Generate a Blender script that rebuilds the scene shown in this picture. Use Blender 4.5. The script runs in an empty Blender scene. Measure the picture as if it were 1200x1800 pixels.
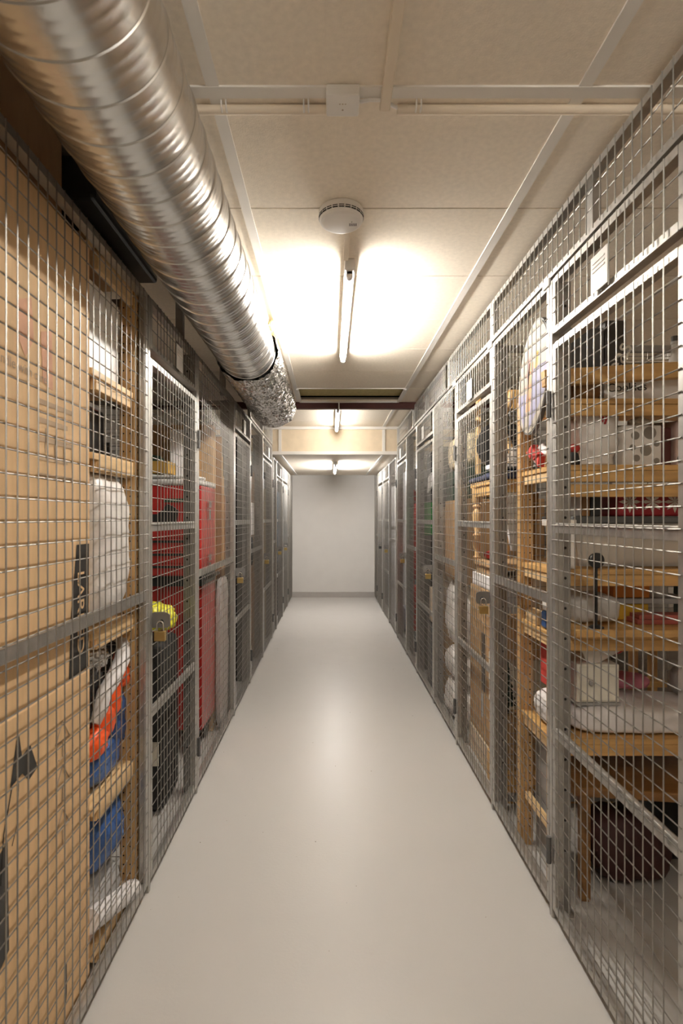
import bpy, bmesh, math, random
from mathutils import Vector, Matrix, noise as mnoise

SC = bpy.context.scene
COL = SC.collection
F, CX, CY, CH = 930.0, 581.0, 910.0, 1.38      # focal length in px, vanishing point, eye height
XL, XR = -0.664, 0.758                          # the two fence planes
ZC, ZLOW = 2.435, 2.119                         # upper and lower ceiling
YB, YE = 6.15, 9.17                             # bulkhead and end wall
PI = math.pi
random.seed(7)

# ------------------------------------------------------------------ materials
MATS = {}
def _nt(name):
    m = bpy.data.materials.new(name); m.use_nodes = True
    nt = m.node_tree; b = nt.nodes['Principled BSDF']
    return m, nt, b
def mat(name, col, rough=0.5, metal=0.0, var=0.08, scale=8.0, stretch=(1, 1, 1), bump=0.0, bscale=None, coat=0.0, detail=4.0, alpha=1.0, trans=0.0, ior=1.45):
    if name in MATS: return MATS[name]
    m, nt, b = _nt(name)
    b.inputs['Roughness'].default_value = rough
    b.inputs['Metallic'].default_value = metal
    b.inputs['Coat Weight'].default_value = coat
    b.inputs['Coat Roughness'].default_value = 0.15
    b.inputs['Alpha'].default_value = alpha
    b.inputs['Transmission Weight'].default_value = trans
    b.inputs['IOR'].default_value = ior
    tc = nt.nodes.new('ShaderNodeTexCoord'); mp = nt.nodes.new('ShaderNodeMapping')
    mp.inputs['Scale'].default_value = stretch
    nt.links.new(tc.outputs['Object'], mp.inputs['Vector'])
    nz = nt.nodes.new('ShaderNodeTexNoise'); nz.inputs['Scale'].default_value = scale; nz.inputs['Detail'].default_value = detail
    nt.links.new(mp.outputs[0], nz.inputs['Vector'])
    rp = nt.nodes.new('ShaderNodeValToRGB')
    rp.color_ramp.elements[0].position = 0.3; rp.color_ramp.elements[1].position = 0.7
    rp.color_ramp.elements[0].color = [max(0, c * (1 - var)) for c in col] + [1]
    rp.color_ramp.elements[1].color = [min(1, c * (1 + var)) for c in col] + [1]
    nt.links.new(nz.outputs['Fac'], rp.inputs['Fac']); nt.links.new(rp.outputs['Color'], b.inputs['Base Color'])
    if bump:
        n2 = nt.nodes.new('ShaderNodeTexNoise'); n2.inputs['Scale'].default_value = bscale or scale * 6; n2.inputs['Detail'].default_value = 3
        nt.links.new(mp.outputs[0], n2.inputs['Vector'])
        bp = nt.nodes.new('ShaderNodeBump'); bp.inputs['Strength'].default_value = bump; bp.inputs['Distance'].default_value = 0.01
        nt.links.new(n2.outputs['Fac'], bp.inputs['Height']); nt.links.new(bp.outputs['Normal'], b.inputs['Normal'])
    MATS[name] = m
    return m
def wood(name, col, axis=0, rough=0.45, var=0.16):
    st = [16, 16, 16]; st[axis] = 1.2
    return mat(name, col, rough, 0, var, 3.0, st, 0.06, 20, detail=6)
def emit(name, col, strength):
    m, nt, b = _nt(name)
    b.inputs['Base Color'].default_value = (1, 1, 1, 1)
    b.inputs['Emission Color'].default_value = (*col, 1); b.inputs['Emission Strength'].default_value = strength
    MATS[name] = m
    return m

M_steel = mat('galvanised_steel', (0.44, 0.42, 0.39), 0.40, 0.75, 0.10, 30)
M_wire = mat('galvanised_wire', (0.31, 0.292, 0.266), 0.47, 0.85, 0.08, 40)
M_post = mat('dull_steel_post', (0.30, 0.285, 0.265), 0.5, 0.6, 0.12, 25)
M_dark = mat('black_hole', (0.015, 0.014, 0.013), 0.8)
M_hinge = mat('dark_hinge_steel', (0.12, 0.115, 0.11), 0.5, 0.6)
M_plate = mat('hasp_steel', (0.26, 0.25, 0.24), 0.4, 0.7)
M_brass = mat('brass', (0.50, 0.36, 0.14), 0.35, 0.85, 0.1, 30)
M_chrome = mat('chrome', (0.75, 0.74, 0.72), 0.15, 1.0, 0.02)
M_duct = mat('spiral_duct_zinc', (0.66, 0.645, 0.62), 0.27, 1.0, 0.08, 6, bump=0.02, bscale=30)
M_foil = mat('aluminium_foil', (0.50, 0.48, 0.455), 0.24, 1.0, 0.05, 20)
M_tile = mat('ceiling_tile', (0.84, 0.755, 0.635), 0.85, 0, 0.05, 60, bump=0.10, bscale=220)
M_tile2 = mat('bulkhead_tile', (0.74, 0.62, 0.455), 0.85, 0, 0.05, 12, bump=0.08, bscale=220)
M_gap = mat('tile_joint', (0.30, 0.26, 0.22), 0.9)
M_tbar = mat('painted_grid_bar', (0.80, 0.765, 0.715), 0.5, 0, 0.03)
M_conduit = mat('cream_conduit', (0.76, 0.655, 0.52), 0.5, 0, 0.03)
M_white = mat('white_plastic', (0.80, 0.77, 0.73), 0.4, 0, 0.02)
M_wall = mat('grey_painted_wall', (0.60, 0.58, 0.55), 0.7, 0, 0.02, 5, bump=0.05, bscale=120)
M_wall2 = mat('store_wall', (0.42, 0.37, 0.31), 0.8, 0, 0.08, 5)
M_base = mat('taupe_baseboard', (0.36, 0.335, 0.31), 0.5, 0, 0.03)
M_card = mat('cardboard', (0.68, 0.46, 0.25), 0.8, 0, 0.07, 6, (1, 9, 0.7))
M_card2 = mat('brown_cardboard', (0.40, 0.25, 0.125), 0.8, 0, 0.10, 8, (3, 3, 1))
M_card3 = mat('pale_cardboard', (0.58, 0.47, 0.34), 0.8, 0, 0.08, 8)
M_pineX = wood('pine_along_x', (0.58, 0.345, 0.125), 0)
M_pineY = wood('pine_along_y', (0.68, 0.47, 0.24), 1)
M_pineZ = wood('pine_upright', (0.50, 0.30, 0.12), 2)
M_brown = wood('brown_table_wood', (0.22, 0.105, 0.032), 0, 0.3)
M_turn = wood('turned_pine', (0.58, 0.37, 0.17), 2)
M_black = mat('black_fabric', (0.018, 0.017, 0.016), 0.75, 0, 0.3, 12, bump=0.2, bscale=60)
M_blackpl = mat('black_plastic', (0.02, 0.02, 0.02), 0.35, 0, 0.2)
M_blackbag = mat('glossy_black_sack', (0.03, 0.028, 0.027), 0.16, 0, 0.2, 9, bump=0.8, bscale=35)
M_red = mat('red_enamel', (0.40, 0.022, 0.018), 0.32, 0, 0.12, 5, coat=0.3)
M_redcl = mat('red_cloth', (0.48, 0.045, 0.035), 0.8, 0, 0.15, 12, bump=0.2, bscale=50)
M_orange = mat('orange_sack', (0.85, 0.10, 0.012), 0.4, 0, 0.15, 8, bump=0.5, bscale=25)
M_blue = mat('blue_plastic_bag', (0.035, 0.10, 0.29), 0.25, 0, 0.25, 8, bump=0.7, bscale=28)
M_navy = mat('navy_cloth', (0.035, 0.04, 0.075), 0.85, 0, 0.2, 14, bump=0.2, bscale=60)
M_yellow = mat('hi_vis_yellow', (0.62, 0.58, 0.03), 0.5, 0, 0.15, 10, bump=0.5, bscale=30)
M_whitebag = mat('white_plastic_sack', (0.74, 0.70, 0.66), 0.32, 0, 0.06, 7, bump=0.55, bscale=22)
M_cloth = mat('white_cloth', (0.76, 0.73, 0.72), 0.85, 0, 0.04, 8, bump=0.25, bscale=30)
M_greycl = mat('grey_cloth', (0.36, 0.35, 0.34), 0.85, 0, 0.1, 12, bump=0.2, bscale=50)
M_whitegl = mat('glazed_white', (0.80, 0.76, 0.71), 0.15, 0, 0.02)
M_cream = mat('cream_box', (0.72, 0.68, 0.58), 0.55, 0, 0.03)
M_greybox = mat('grey_box', (0.33, 0.32, 0.31), 0.5, 0, 0.08)
M_darkgrey = mat('dark_grey_plastic', (0.09, 0.088, 0.085), 0.5, 0, 0.15)
M_green = mat('green_box', (0.05, 0.25, 0.07), 0.5, 0, 0.1)
M_dkgreen = mat('dark_green_plastic', (0.03, 0.055, 0.035), 0.45, 0, 0.2)
M_teal = mat('dark_teal_card', (0.03, 0.075, 0.08), 0.5)
M_ochre = mat('ochre_card', (0.60, 0.36, 0.03), 0.55)
M_orangec = mat('orange_card', (0.62, 0.22, 0.03), 0.55)
M_pink = mat('dusty_pink_cloth', (0.42, 0.14, 0.19), 0.8, bump=0.2, bscale=50)
M_pinkbox = mat('pale_pink_card', (0.62, 0.46, 0.40), 0.6, var=0.12)
M_reddot = mat('red_print', (0.45, 0.03, 0.03), 0.6)
M_salmon = mat('faded_red_print', (0.66, 0.37, 0.235), 0.8, var=0.15, scale=20)
M_greyprint = mat('faded_grey_print', (0.40, 0.31, 0.22), 0.8)
M_ink = mat('black_ink', (0.03, 0.026, 0.022), 0.55)
M_tape = mat('black_tape', (0.03, 0.028, 0.026), 0.4)
M_straw = mat('woven_straw', (0.60, 0.50, 0.33), 0.85, 0, 0.45, 70, bump=0.6, bscale=60)
M_dot = mat('grey_dot_print', (0.28, 0.25, 0.21), 0.6)
M_lilac = mat('lilac_print', (0.27, 0.265, 0.385), 0.5, var=0.05)
M_peach = mat('peach_print', (0.52, 0.255, 0.10), 0.5, var=0.08)
M_rose = mat('rose_print', (0.46, 0.235, 0.20), 0.5, var=0.08)
M_beige = mat('beige_print', (0.66, 0.60, 0.50), 0.5, var=0.05)
M_insul = mat('yellow_mineral_wool', (0.50, 0.42, 0.20), 0.95, 0, 0.12, 30, bump=0.4, bscale=80)
M_beam = mat('oxide_red_beam', (0.085, 0.022, 0.016), 0.6, 0, 0.15, 10)
M_clear = mat('clear_plastic', (0.86, 0.82, 0.76), 0.18, 0, 0.02, alpha=0.38)
M_wrap = mat('cloudy_plastic_wrap', (0.62, 0.60, 0.57), 0.3, 0, 0.08, 9, bump=0.5, bscale=30, alpha=0.72)
M_glass = mat('bottle_glass', (0.85, 0.83, 0.78), 0.05, 0, 0.02, alpha=0.45)
M_olive = mat('olive_tin', (0.36, 0.29, 0.10), 0.4, 0.4)
M_fir = mat('artificial_fir', (0.018, 0.026, 0.016), 0.8, 0, 0.3, 20)
M_tube = emit('lit_tube', (1.0, 0.955, 0.885), 190.0)
M_tube2 = emit('lit_tube_older', (1.0, 0.95, 0.88), 46.0)
M_tube3 = emit('lit_tube_far', (1.0, 0.96, 0.92), 200.0)
M_tubefill = emit('fill_tube_unseen', (1.0, 0.945, 0.86), 165.0)  # emission for the added fill tube, not a lamp in view

# glossy floor
def floor_mat():
    m, nt, b = _nt('grey_epoxy_floor')
    tc = nt.nodes.new('ShaderNodeTexCoord')
    n1 = nt.nodes.new('ShaderNodeTexNoise'); n1.inputs['Scale'].default_value = 1.6; n1.inputs['Detail'].default_value = 5
    n2 = nt.nodes.new('ShaderNodeTexNoise'); n2.inputs['Scale'].default_value = 9; n2.inputs['Detail'].default_value = 6
    for n in (n1, n2): nt.links.new(tc.outputs['Object'], n.inputs['Vector'])
    r1 = nt.nodes.new('ShaderNodeValToRGB'); e = r1.color_ramp.elements
    e[0].position, e[1].position = 0.3, 0.75
    e[0].color = (0.432, 0.414, 0.390, 1); e[1].color = (0.446, 0.428, 0.404, 1)
    nt.links.new(n1.outputs['Fac'], r1.inputs['Fac']); nt.links.new(r1.outputs['Color'], b.inputs['Base Color'])
    r2 = nt.nodes.new('ShaderNodeMapRange'); r2.inputs['To Min'].default_value = 0.31; r2.inputs['To Max'].default_value = 0.40
    nt.links.new(n2.outputs['Fac'], r2.inputs['Value']); nt.links.new(r2.outputs['Result'], b.inputs['Roughness'])
    n3 = nt.nodes.new('ShaderNodeTexNoise'); n3.inputs['Scale'].default_value = 90; n3.inputs['Detail'].default_value = 2
    nt.links.new(tc.outputs['Object'], n3.inputs['Vector'])
    bp = nt.nodes.new('ShaderNodeBump'); bp.inputs['Strength'].default_value = 0.04; bp.inputs['Distance'].default_value = 0.01
    nt.links.new(n3.outputs['Fac'], bp.inputs['Height']); nt.links.new(bp.outputs['Normal'], b.inputs['Normal'])
    b.inputs['Specular IOR Level'].default_value = 0.36
    return m
M_floor = floor_mat()

# ------------------------------------------------------------------ mesh helpers
class MB:
    def __init__(self): self.bm = bmesh.new(); self.marks = []
    def mark(self, i): self.marks.append((len(self.bm.faces), i)); return self
    def add(self, verts, faces):
        vs = [self.bm.verts.new(v) for v in verts]
        for f in faces:
            try: self.bm.faces.new([vs[i] for i in f])
            except ValueError: pass
        return vs
    def box(self, x0, x1, y0, y1, z0, z1, bev=0.0, mtx=None):
        b = bmesh.new()
        vs = [b.verts.new((x, y, z)) for x in (x0, x1) for y in (y0, y1) for z in (z0, z1)]
        for f in ((0, 1, 3, 2), (4, 6, 7, 5), (0, 4, 5, 1), (2, 3, 7, 6), (0, 2, 6, 4), (1, 5, 7, 3)):
            b.faces.new([vs[i] for i in f])
        if bev > 0: bmesh.ops.bevel(b, geom=list(b.edges), offset=bev, segments=2, affect='EDGES', profile=0.5)
        if mtx is not None: bmesh.ops.transform(b, matrix=mtx, verts=list(b.verts))
        self.merge(b)
        return self
    def merge(self, b):
        b.verts.index_update()
        vs = [self.bm.verts.new(v.co) for v in b.verts]
        for f in b.faces:
            try: self.bm.faces.new([vs[v.index] for v in f.verts])
            except ValueError: pass
        b.free()
    def tube(self, pts, r, n=8, cap=True):
        pts = [Vector(p) for p in pts]; rs = r if isinstance(r, (list, tuple)) else [r] * len(pts)
        rings = []
        d0 = (pts[1] - pts[0]).normalized()
        up = Vector((0, 0, 1)) if abs(d0.z) < 0.9 else Vector((1, 0, 0))
        u = d0.cross(up).normalized()
        for i, p in enumerate(pts):
            d = (pts[min(i + 1, len(pts) - 1)] - pts[max(i - 1, 0)]).normalized()
            u = (u - d * u.dot(d)).normalized(); w = d.cross(u)
            rings.append([self.bm.verts.new(p + (u * math.cos(2 * PI * k / n) + w * math.sin(2 * PI * k / n)) * rs[i]) for k in range(n)])
        for a, b in zip(rings, rings[1:]):
            for k in range(n): self.bm.faces.new((a[k], a[(k + 1) % n], b[(k + 1) % n], b[k]))
        if cap:
            self.bm.faces.new(rings[0][::-1]); self.bm.faces.new(rings[-1])
        return self
    def lathe(self, c, prof, n=24, axis='Z'):
        c = Vector(c); rings = []
        for r, h in prof:
            ring = []
            for k in range(n):
                a = 2 * PI * k / n; p = (r * math.cos(a), r * math.sin(a))
                v = Vector((p[0], p[1], h)) if axis == 'Z' else (Vector((p[0], h, p[1])) if axis == 'Y' else Vector((h, p[0], p[1])))
                ring.append(self.bm.verts.new(c + v))
            rings.append(ring)
        for a, b in zip(rings, rings[1:]):
            for k in range(n): self.bm.faces.new((a[k], a[(k + 1) % n], b[(k + 1) % n], b[k]))
        self.bm.faces.new(rings[0][::-1]); self.bm.faces.new(rings[-1])
        return self
    def blob(self, c, d, p=3.0, amp=0.0, freq=6.0, seed=0, sub=4, flat=True, crease=True):
        """rounded, crumpled sack filling the box centred at c with size d"""
        b = bmesh.new(); bmesh.ops.create_icosphere(b, subdivisions=sub, radius=1.0)
        o = Vector((seed * 3.7, seed * 1.3, seed * 2.1))
        for v in b.verts:
            q = v.co.copy(); s = (abs(q.x) ** p + abs(q.y) ** p + abs(q.z) ** p) ** (-1.0 / p)
            q = q * s
            w = Vector((q.x * d[0] / 2, q.y * d[1] / 2, q.z * d[2] / 2))
            if amp:
                k = mnoise.noise(w * freq + o)
                if crease: k = 0.5 * k + 0.6 * (abs(mnoise.noise(w * freq * 1.7 + o * 2)) - 0.35) + 0.35 * (abs(mnoise.noise(w * freq * 3.9 + o)) - 0.3)
                w += q.normalized() * k * amp
            if flat: w.z = max(w.z, -d[2] / 2)
            v.co = w + Vector(c)
        self.merge(b)
        return self
    def prism(self, poly, a0, a1, axis='X'):
        f = {'X': lambda u, w, a: (a, u, w), 'Y': lambda u, w, a: (u, a, w), 'Z': lambda u, w, a: (u, w, a)}[axis]
        n = len(poly)
        vs = [self.bm.verts.new(f(u, w, a)) for a in (a0, a1) for u, w in poly]
        self.bm.faces.new(vs[:n][::-1]); self.bm.faces.new(vs[n:])
        for i in range(n): self.bm.faces.new((vs[i], vs[(i + 1) % n], vs[n + (i + 1) % n], vs[n + i]))
        return self
    def xform(self, m): bmesh.ops.transform(self.bm, matrix=m, verts=list(self.bm.verts)); return self
    def build(self, name, mtl, parent=None, smooth=None):
        bmesh.ops.recalc_face_normals(self.bm, faces=list(self.bm.faces))
        self.bm.faces.ensure_lookup_table()
        for st, mi in self.marks:
            for k in range(st, len(self.bm.faces)): self.bm.faces[k].material_index = mi
        me = bpy.data.meshes.new(name)
        if parent is None:
            vs = self.bm.verts
            lo = [min(v.co[i] for v in vs) for i in range(3)]; hi = [max(v.co[i] for v in vs) for i in range(3)]
            org = Vector(((lo[0] + hi[0]) / 2, (lo[1] + hi[1]) / 2, lo[2]))
        else:
            org = wloc(parent)
        bmesh.ops.translate(self.bm, verts=list(self.bm.verts), vec=-org)
        self.bm.to_mesh(me); self.bm.free()
        if smooth is not None:
            me.shade_smooth()
            if smooth < 179: me.set_sharp_from_angle(angle=math.radians(smooth))
        for x in (mtl if isinstance(mtl, (list, tuple)) else [mtl]): me.materials.append(x)
        o = bpy.data.objects.new(name, me); COL.objects.link(o)
        if parent is None: o.location = org
        else: o.parent = parent
        return o
def wloc(o):
    v = Vector((0, 0, 0))
    while o is not None: v = v + o.location; o = o.parent
    return v
def tag(o, label, cat, group=None, kind=None):
    o['label'] = label; o['category'] = cat
    if group: o['group'] = group
    if kind: o['kind'] = kind
    return o
def thing(name, label, cat, loc, group=None):
    o = bpy.data.objects.new(name, None); COL.objects.link(o); o.location = loc; o.empty_display_size = 0.1
    return tag(o, label, cat, group)
def struct(name, mb, mtl, smooth=None):
    o = mb.build(name, mtl, None, smooth); o['kind'] = 'structure'; return o
def one(name, mb, mtl, label, cat, group=None, smooth=None):
    return tag(mb.build(name, mtl, None, smooth), label, cat, group)
def copy_tree(o, off, label, parent=None):
    c = o.copy(); COL.objects.link(c)
    if parent is None: c.location = o.location + Vector(off); c['label'] = label
    else: c.parent = parent
    for ch in list(o.children): copy_tree(ch, off, label, c)
    return c
def P(px, py, Y): return Vector(((px - CX) * Y / F, Y, CH - (py - CY) * Y / F))
def text(name, body, size, mtx, mtl, parent, ext=0.0006):
    cu = bpy.data.curves.new(name, 'FONT'); cu.body = body; cu.size = size; cu.extrude = ext
    cu.align_x = 'CENTER'; cu.align_y = 'CENTER'
    t = bpy.data.objects.new(name + '_tmp', cu); COL.objects.link(t)
    dg = bpy.context.evaluated_depsgraph_get()
    me = bpy.data.meshes.new_from_object(t.evaluated_get(dg))
    bpy.data.objects.remove(t)
    me.transform(Matrix.Translation(-wloc(parent)) @ mtx)
    me.materials.clear(); me.materials.append(mtl)
    o = bpy.data.objects.new(name, me); COL.objects.link(o); o.parent = parent
    return o
def frame_mtx(origin, xdir, ydir):
    x = Vector(xdir).normalized(); y = Vector(ydir).normalized(); z = x.cross(y)
    m = Matrix((x, y, z)).transposed().to_4x4(); m.translation = Vector(origin)
    return m

# ------------------------------------------------------------------ setting
WX0, WX1, Y0 = -2.0, 2.1, -2.6
mb = MB(); mb.box(WX0 - .1, WX1 + .1, Y0 - .1, YE + .1, -.1, 0); struct('floor', mb, M_floor)
mb = MB(); mb.box(XL - .0, XR + .0, YE, YE + .1, 0, ZLOW); struct('wall_end', mb, M_wall)
mb = MB(); mb.box(WX0 - .1, XL, YE, YE + .1, 0, ZLOW).box(XR, WX1 + .1, YE, YE + .1, 0, ZLOW); struct('wall_back', mb, M_wall2)
mb = MB(); mb.box(WX0 - .1, WX0, Y0, YE, 0, ZC + .2); struct('wall_left', mb, M_wall2)
mb = MB(); mb.box(WX1, WX1 + .1, Y0, YE, 0, ZC + .2); struct('wall_right', mb, M_wall2)
mb = MB(); mb.box(WX0 - .1, WX1 + .1, Y0 - .1, Y0, 0, ZC + .2); struct('wall_behind', mb, M_wall2)
mb = MB(); mb.box(XL, XR, YE - .012, YE, 0, .095); struct('baseboard_end', mb, M_base)

# upper ceiling: tiles with open joints, one tile missing
HX0, HX1, HY0, HY1 = -0.262, 0.598, 4.32, 4.79
mb = MB()
xs1 = [WX0, -1.20, -0.288, 0.62, 1.53, WX1]; xs2 = [WX0, -1.80, -0.588, 0.615, 1.82, WX1]
ys = [Y0] + [1.308 - .5 * k for k in range(7, 0, -1)] + [1.304, 1.804, 2.309, 2.811, 3.304, 3.803, 4.31, 4.80]
g = 0.003
for a, b in zip(ys, ys[1:]):
    for x0, x1 in zip(xs1, xs1[1:]):
        if abs(a - 4.31) < .01 and abs(x0 + .288) < .01: continue
        mb.box(x0 + g, x1 - g, a + g, b - g, ZC, ZC + .02)
ys2 = [4.80, 5.23, 5.75, YB]
for a, b in zip(ys2, ys2[1:]):
    for x0, x1 in zip(xs2, xs2[1:]): mb.box(x0 + g, x1 - g, a + g, b - g, ZC, ZC + .02)
struct('ceiling', mb, M_tile)
mb = MB()
mb.box(WX0, WX1, Y0, HY0, ZC + .021, ZC + .035).box(WX0, HX0 - .02, HY0, HY1, ZC + .021, ZC + .035).box(HX1 + .02, WX1, HY0, HY1, ZC + .021, ZC + .035).box(WX0, WX1, HY1, YB, ZC + .021, ZC + .035)
struct('ceiling', mb, M_gap)
mb = MB(); mb.box(HX0 - .03, HX1 + .03, HY0 - .02, HY1 + .02, ZC + .05, ZC + .12, .01)
one('insulation_batt', mb, M_insul, 'yellow mineral wool batt showing in the opening of the missing ceiling tile', 'insulation')
mb = MB()
ysl = [YB, 6.55, 7.07, 7.6, 8.12, 8.65, YE]
for a, b in zip(ysl, ysl[1:]):
    for x0, x1 in zip(xs2, xs2[1:]): mb.box(x0 + g, x1 - g, a + g, b - g, ZLOW, ZLOW + .02)
struct('ceiling', mb, M_tile)
mb = MB(); mb.box(WX0, WX1, YB + .03, YE, ZLOW + .021, ZLOW + .03); struct('ceiling', mb, M_gap)
mb = MB()
for x0, x1 in zip(xs2, xs2[1:]): mb.box(x0 + .016, x1 - .016, YB, YB + .02, ZLOW + .03, ZC - .03)
struct('wall_upper', mb, M_tile2)
# grid bars (trim)
def trim(n, *boxes):
    mb = MB()
    for b in boxes: mb.box(*b)
    struct('trim_%d' % n, mb, M_tbar)
for i, x in enumerate((-1.20, -0.288, 0.62, 1.53)): trim(1 + i, (x - .016, x + .016, Y0, 1.29, ZC - .004, ZC + .001), (x - .016, x + .016, 1.325, 4.80, ZC - .004, ZC + .001))
trim(5, (WX0, WX1, 1.29, 1.325, ZC - .005, ZC + .001))
for i, x in enumerate((-1.8, -0.588, 0.615, 1.82)):
    trim(6 + i, (x - .016, x + .016, 4.90, YB - .03, ZC - .004, ZC + .001))
    trim(10 + i, (x - .017, x + .017, YB - .012, YB, ZLOW + .031, ZC - .031))
    trim(14 + i, (x - .016, x + .016, YB + .04, YE, ZLOW - .008, ZLOW + .001))
trim(18, (WX0, WX1, YB - .028, YB - .001, ZC - .03, ZC + .001))
trim(19, (WX0, WX1, YB - .03, YB + .03, ZLOW - .008, ZLOW + .03))
trim(20, (HX0 - .02, HX0, HY0, HY1, ZC - .012, ZC), (HX1, HX1 + .02, HY0, HY1, ZC - .012, ZC), (HX0 - .02, HX1 + .02, HY1, HY1 + .014, ZC - .012, ZC), (HX0 - .02, HX1 + .02, HY0 - .012, HY0, ZC - .006, ZC))
mb = MB(); mb.box(WX0, WX1, 4.83, 4.885, 2.377, ZC); one('steel_beam', mb, M_beam, 'dark oxide red steel beam crossing under the ceiling beyond the silver duct', 'beam')

# ------------------------------------------------------------------ fences
def wires(mb, side, a0, a1, z0, z1, pv=0.0395, ph=0.05, r=0.0017, over=0.0):
    """welded mesh in a plane x = const; vertical wires on the corridor side"""
    s = -1 if side == 'R' else 1
    X = XR if side == 'R' else XL
    n = max(2, round((a1 - a0) / pv))
    for i in range(1, n):
        y = a0 + (a1 - a0) * i / n
        mb.tube([(X + s * r, y, z0 - over), (X + s * r, y, z1 + over)], r, 6, False)
    m = max(2, round((z1 - z0) / ph))
    for j in range(0 if over == 0 else 1, m + (1 if over == 0 else 0)):
        z = z0 + (z1 - z0) * j / m
        mb.tube([(X - s * r, a0 - over, z), (X - s * r, a1 + over, z)], r, 6, False)
def frame(mb, side, a0, a1, z0, z1, w=0.021, t=0.028, bars=(), bh=0.034):
    s = 1 if side == 'R' else -1
    X = XR if side == 'R' else XL
    xa, xb = sorted((X + s * .004, X + s * (.004 + t)))
    mb.box(xa, xb, a0, a0 + w, z0, z1, .003).box(xa, xb, a1 - w, a1, z0, z1, .003)
    mb.box(xa, xb, a0 + w, a1 - w, z0, z0 + w).box(xa, xb, a0 + w, a1 - w, z1 - w, z1)
    xc, xd = sorted((X + s * .004, X + s * .020))
    for b in bars: mb.box(xc, xd, a0 + w, a1 - w, b - bh / 2, b + bh / 2)
def panel(name, label, cat, side, a0, a1, z0, z1, group, bars=(), w=.021):
    X = XR if side == 'R' else XL
    t = thing(name, label, cat, (X, (a0 + a1) / 2, z0), group)
    mb = MB(); frame(mb, side, a0, a1, z0, z1, w); mb.build('frame', M_steel, t)
    if bars:
        s = 1 if side == 'R' else -1; xc, xd = sorted((X + s * .0045, X + s * .020))
        for b in bars:
            mb = MB(); mb.box(xc, xd, a0 + w, a1 - w, b - .017, b + .017, .002); mb.build('crossbar', M_steel, t)
    mb = MB(); wires(mb, side, a0 + w, a1 - w, z0 + w, z1 - w, over=.016); mb.build('wire_mesh', M_wire, t)
    return t
def hinge(t, side, y, z):
    X = XR if side == 'R' else XL; s = -1 if side == 'R' else 1
    mb = MB(); mb.lathe((X + s * .006, y, z - .045), [(.0085, 0), (.0085, .042), (.0075, .043), (.0075, .047), (.0085, .048), (.0085, .09)], 12)
    mb.build('hinge', M_hinge, t, 30)
def hasp(t, side, y, z, h=.056, wd=.066):
    """steel plate standing out into the corridor with an eye for the padlock"""
    X = XR if side == 'R' else XL; s = -1 if side == 'R' else 1
    for k, dy in enumerate((0.0, .016)):
        mb = MB(); poly = []
        L = wd - .012 * k
        for a in range(0, 9):
            an = PI / 2 * a / 8; poly.append((X + s * (L - .014 + .014 * math.sin(an)), z + h / 2 - .014 + .014 * math.cos(an)))
        for a in range(0, 9):
            an = PI / 2 * a / 8; poly.append((X + s * (L - .014 + .014 * math.cos(an)), z - h / 2 + .014 - .014 * math.sin(an)))
        poly += [(X, z - h / 2), (X, z + h / 2)]
        mb.prism(poly, y + dy, y + dy + .004, 'Y'); mb.build('hasp', M_plate, t)
    mb = MB(); mb.lathe((X + s * .036, y - .0012, z - .004), [(.0075, 0), (.0075, .0006)], 14, 'Y'); mb.build('eye', M_dark, t)
def padlock(label, side, y, z, colour=M_brass, k=1.0):
    X = XR if side == 'R' else XL; s = -1 if side == 'R' else 1
    x = X + s * .032
    t = thing('padlock', label, 'padlock', (x, y - .006, z - .075), 'padlocks on the mesh doors')
    mb = MB(); mb.box(x - .021 * k, x + .021 * k, y - .016, y + .004, z - .075, z - .037, .003); mb.build('lock_body', colour, t)
    pts = [(x - .012 * k, y - .007, z - .037), (x - .012 * k, y - .007, z - .014)]
    for a in range(1, 8): pts.append((x - .012 * k * math.cos(PI * a / 8), y - .007, z - .014 + .012 * math.sin(PI * a / 8)))
    pts += [(x + .012 * k, y - .007, z - .014), (x + .012 * k, y - .007, z - .037)]
    mb = MB(); mb.tube(pts, .0033, 8); mb.build('shackle', M_chrome, t, 60)
def number_plate(label, side, y, z=2.068, d=.092, h=.105):
    X = XR if side == 'R' else XL; s = -1 if side == 'R' else 1
    xa, xb = sorted((X + s * .006, X + s * .0085))
    t = thing('number_plate', label, 'sign', (X + s * .007, y, z - h / 2), 'white plates above the mesh doors')
    mb = MB(); mb.box(xa, xb, y - d / 2, y + d / 2, z - h / 2, z + h / 2, .001); mb.build('plate', M_white, t)
    mb = MB()
    xf = X + s * .0088
    for k in range(3):
        zz = z + h / 2 - .022 - .012 * k
        mb.box(min(xf, xf + s * .002), max(xf, xf + s * .002), y - d * .36, y + d * .36, zz - .002, zz + .002)
    mb.build('rib', M_white, t)
def post(label, side, y, z1=2.2, zt=None):
    X = XR if side == 'R' else XL; s = 1 if side == 'R' else -1
    xa, xb = sorted((X + s * .036, X + s * .076))
    t = thing('fence_post', label, 'post', ((xa + xb) / 2, y, 0), 'square steel posts behind the mesh fronts')
    mb = MB(); mb.box(xa, xb, y - .005, y + .035, 0, z1, .002); mb.mark(1)
    for k in range(1, 20):
        z = .12 + k * .105
        if z < z1 - .05: mb.lathe(((xa + xb) / 2, y - .0056, z), [(.005, 0), (.005, .0004)], 10, 'Y')
    mb.build('post_tube', [M_post, M_dark], t)
    mb = MB(); mb.box(xa - .012, xb + .012, y - .02, y + .05, 0, .006); mb.build('foot_plate', M_steel, t)

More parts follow.
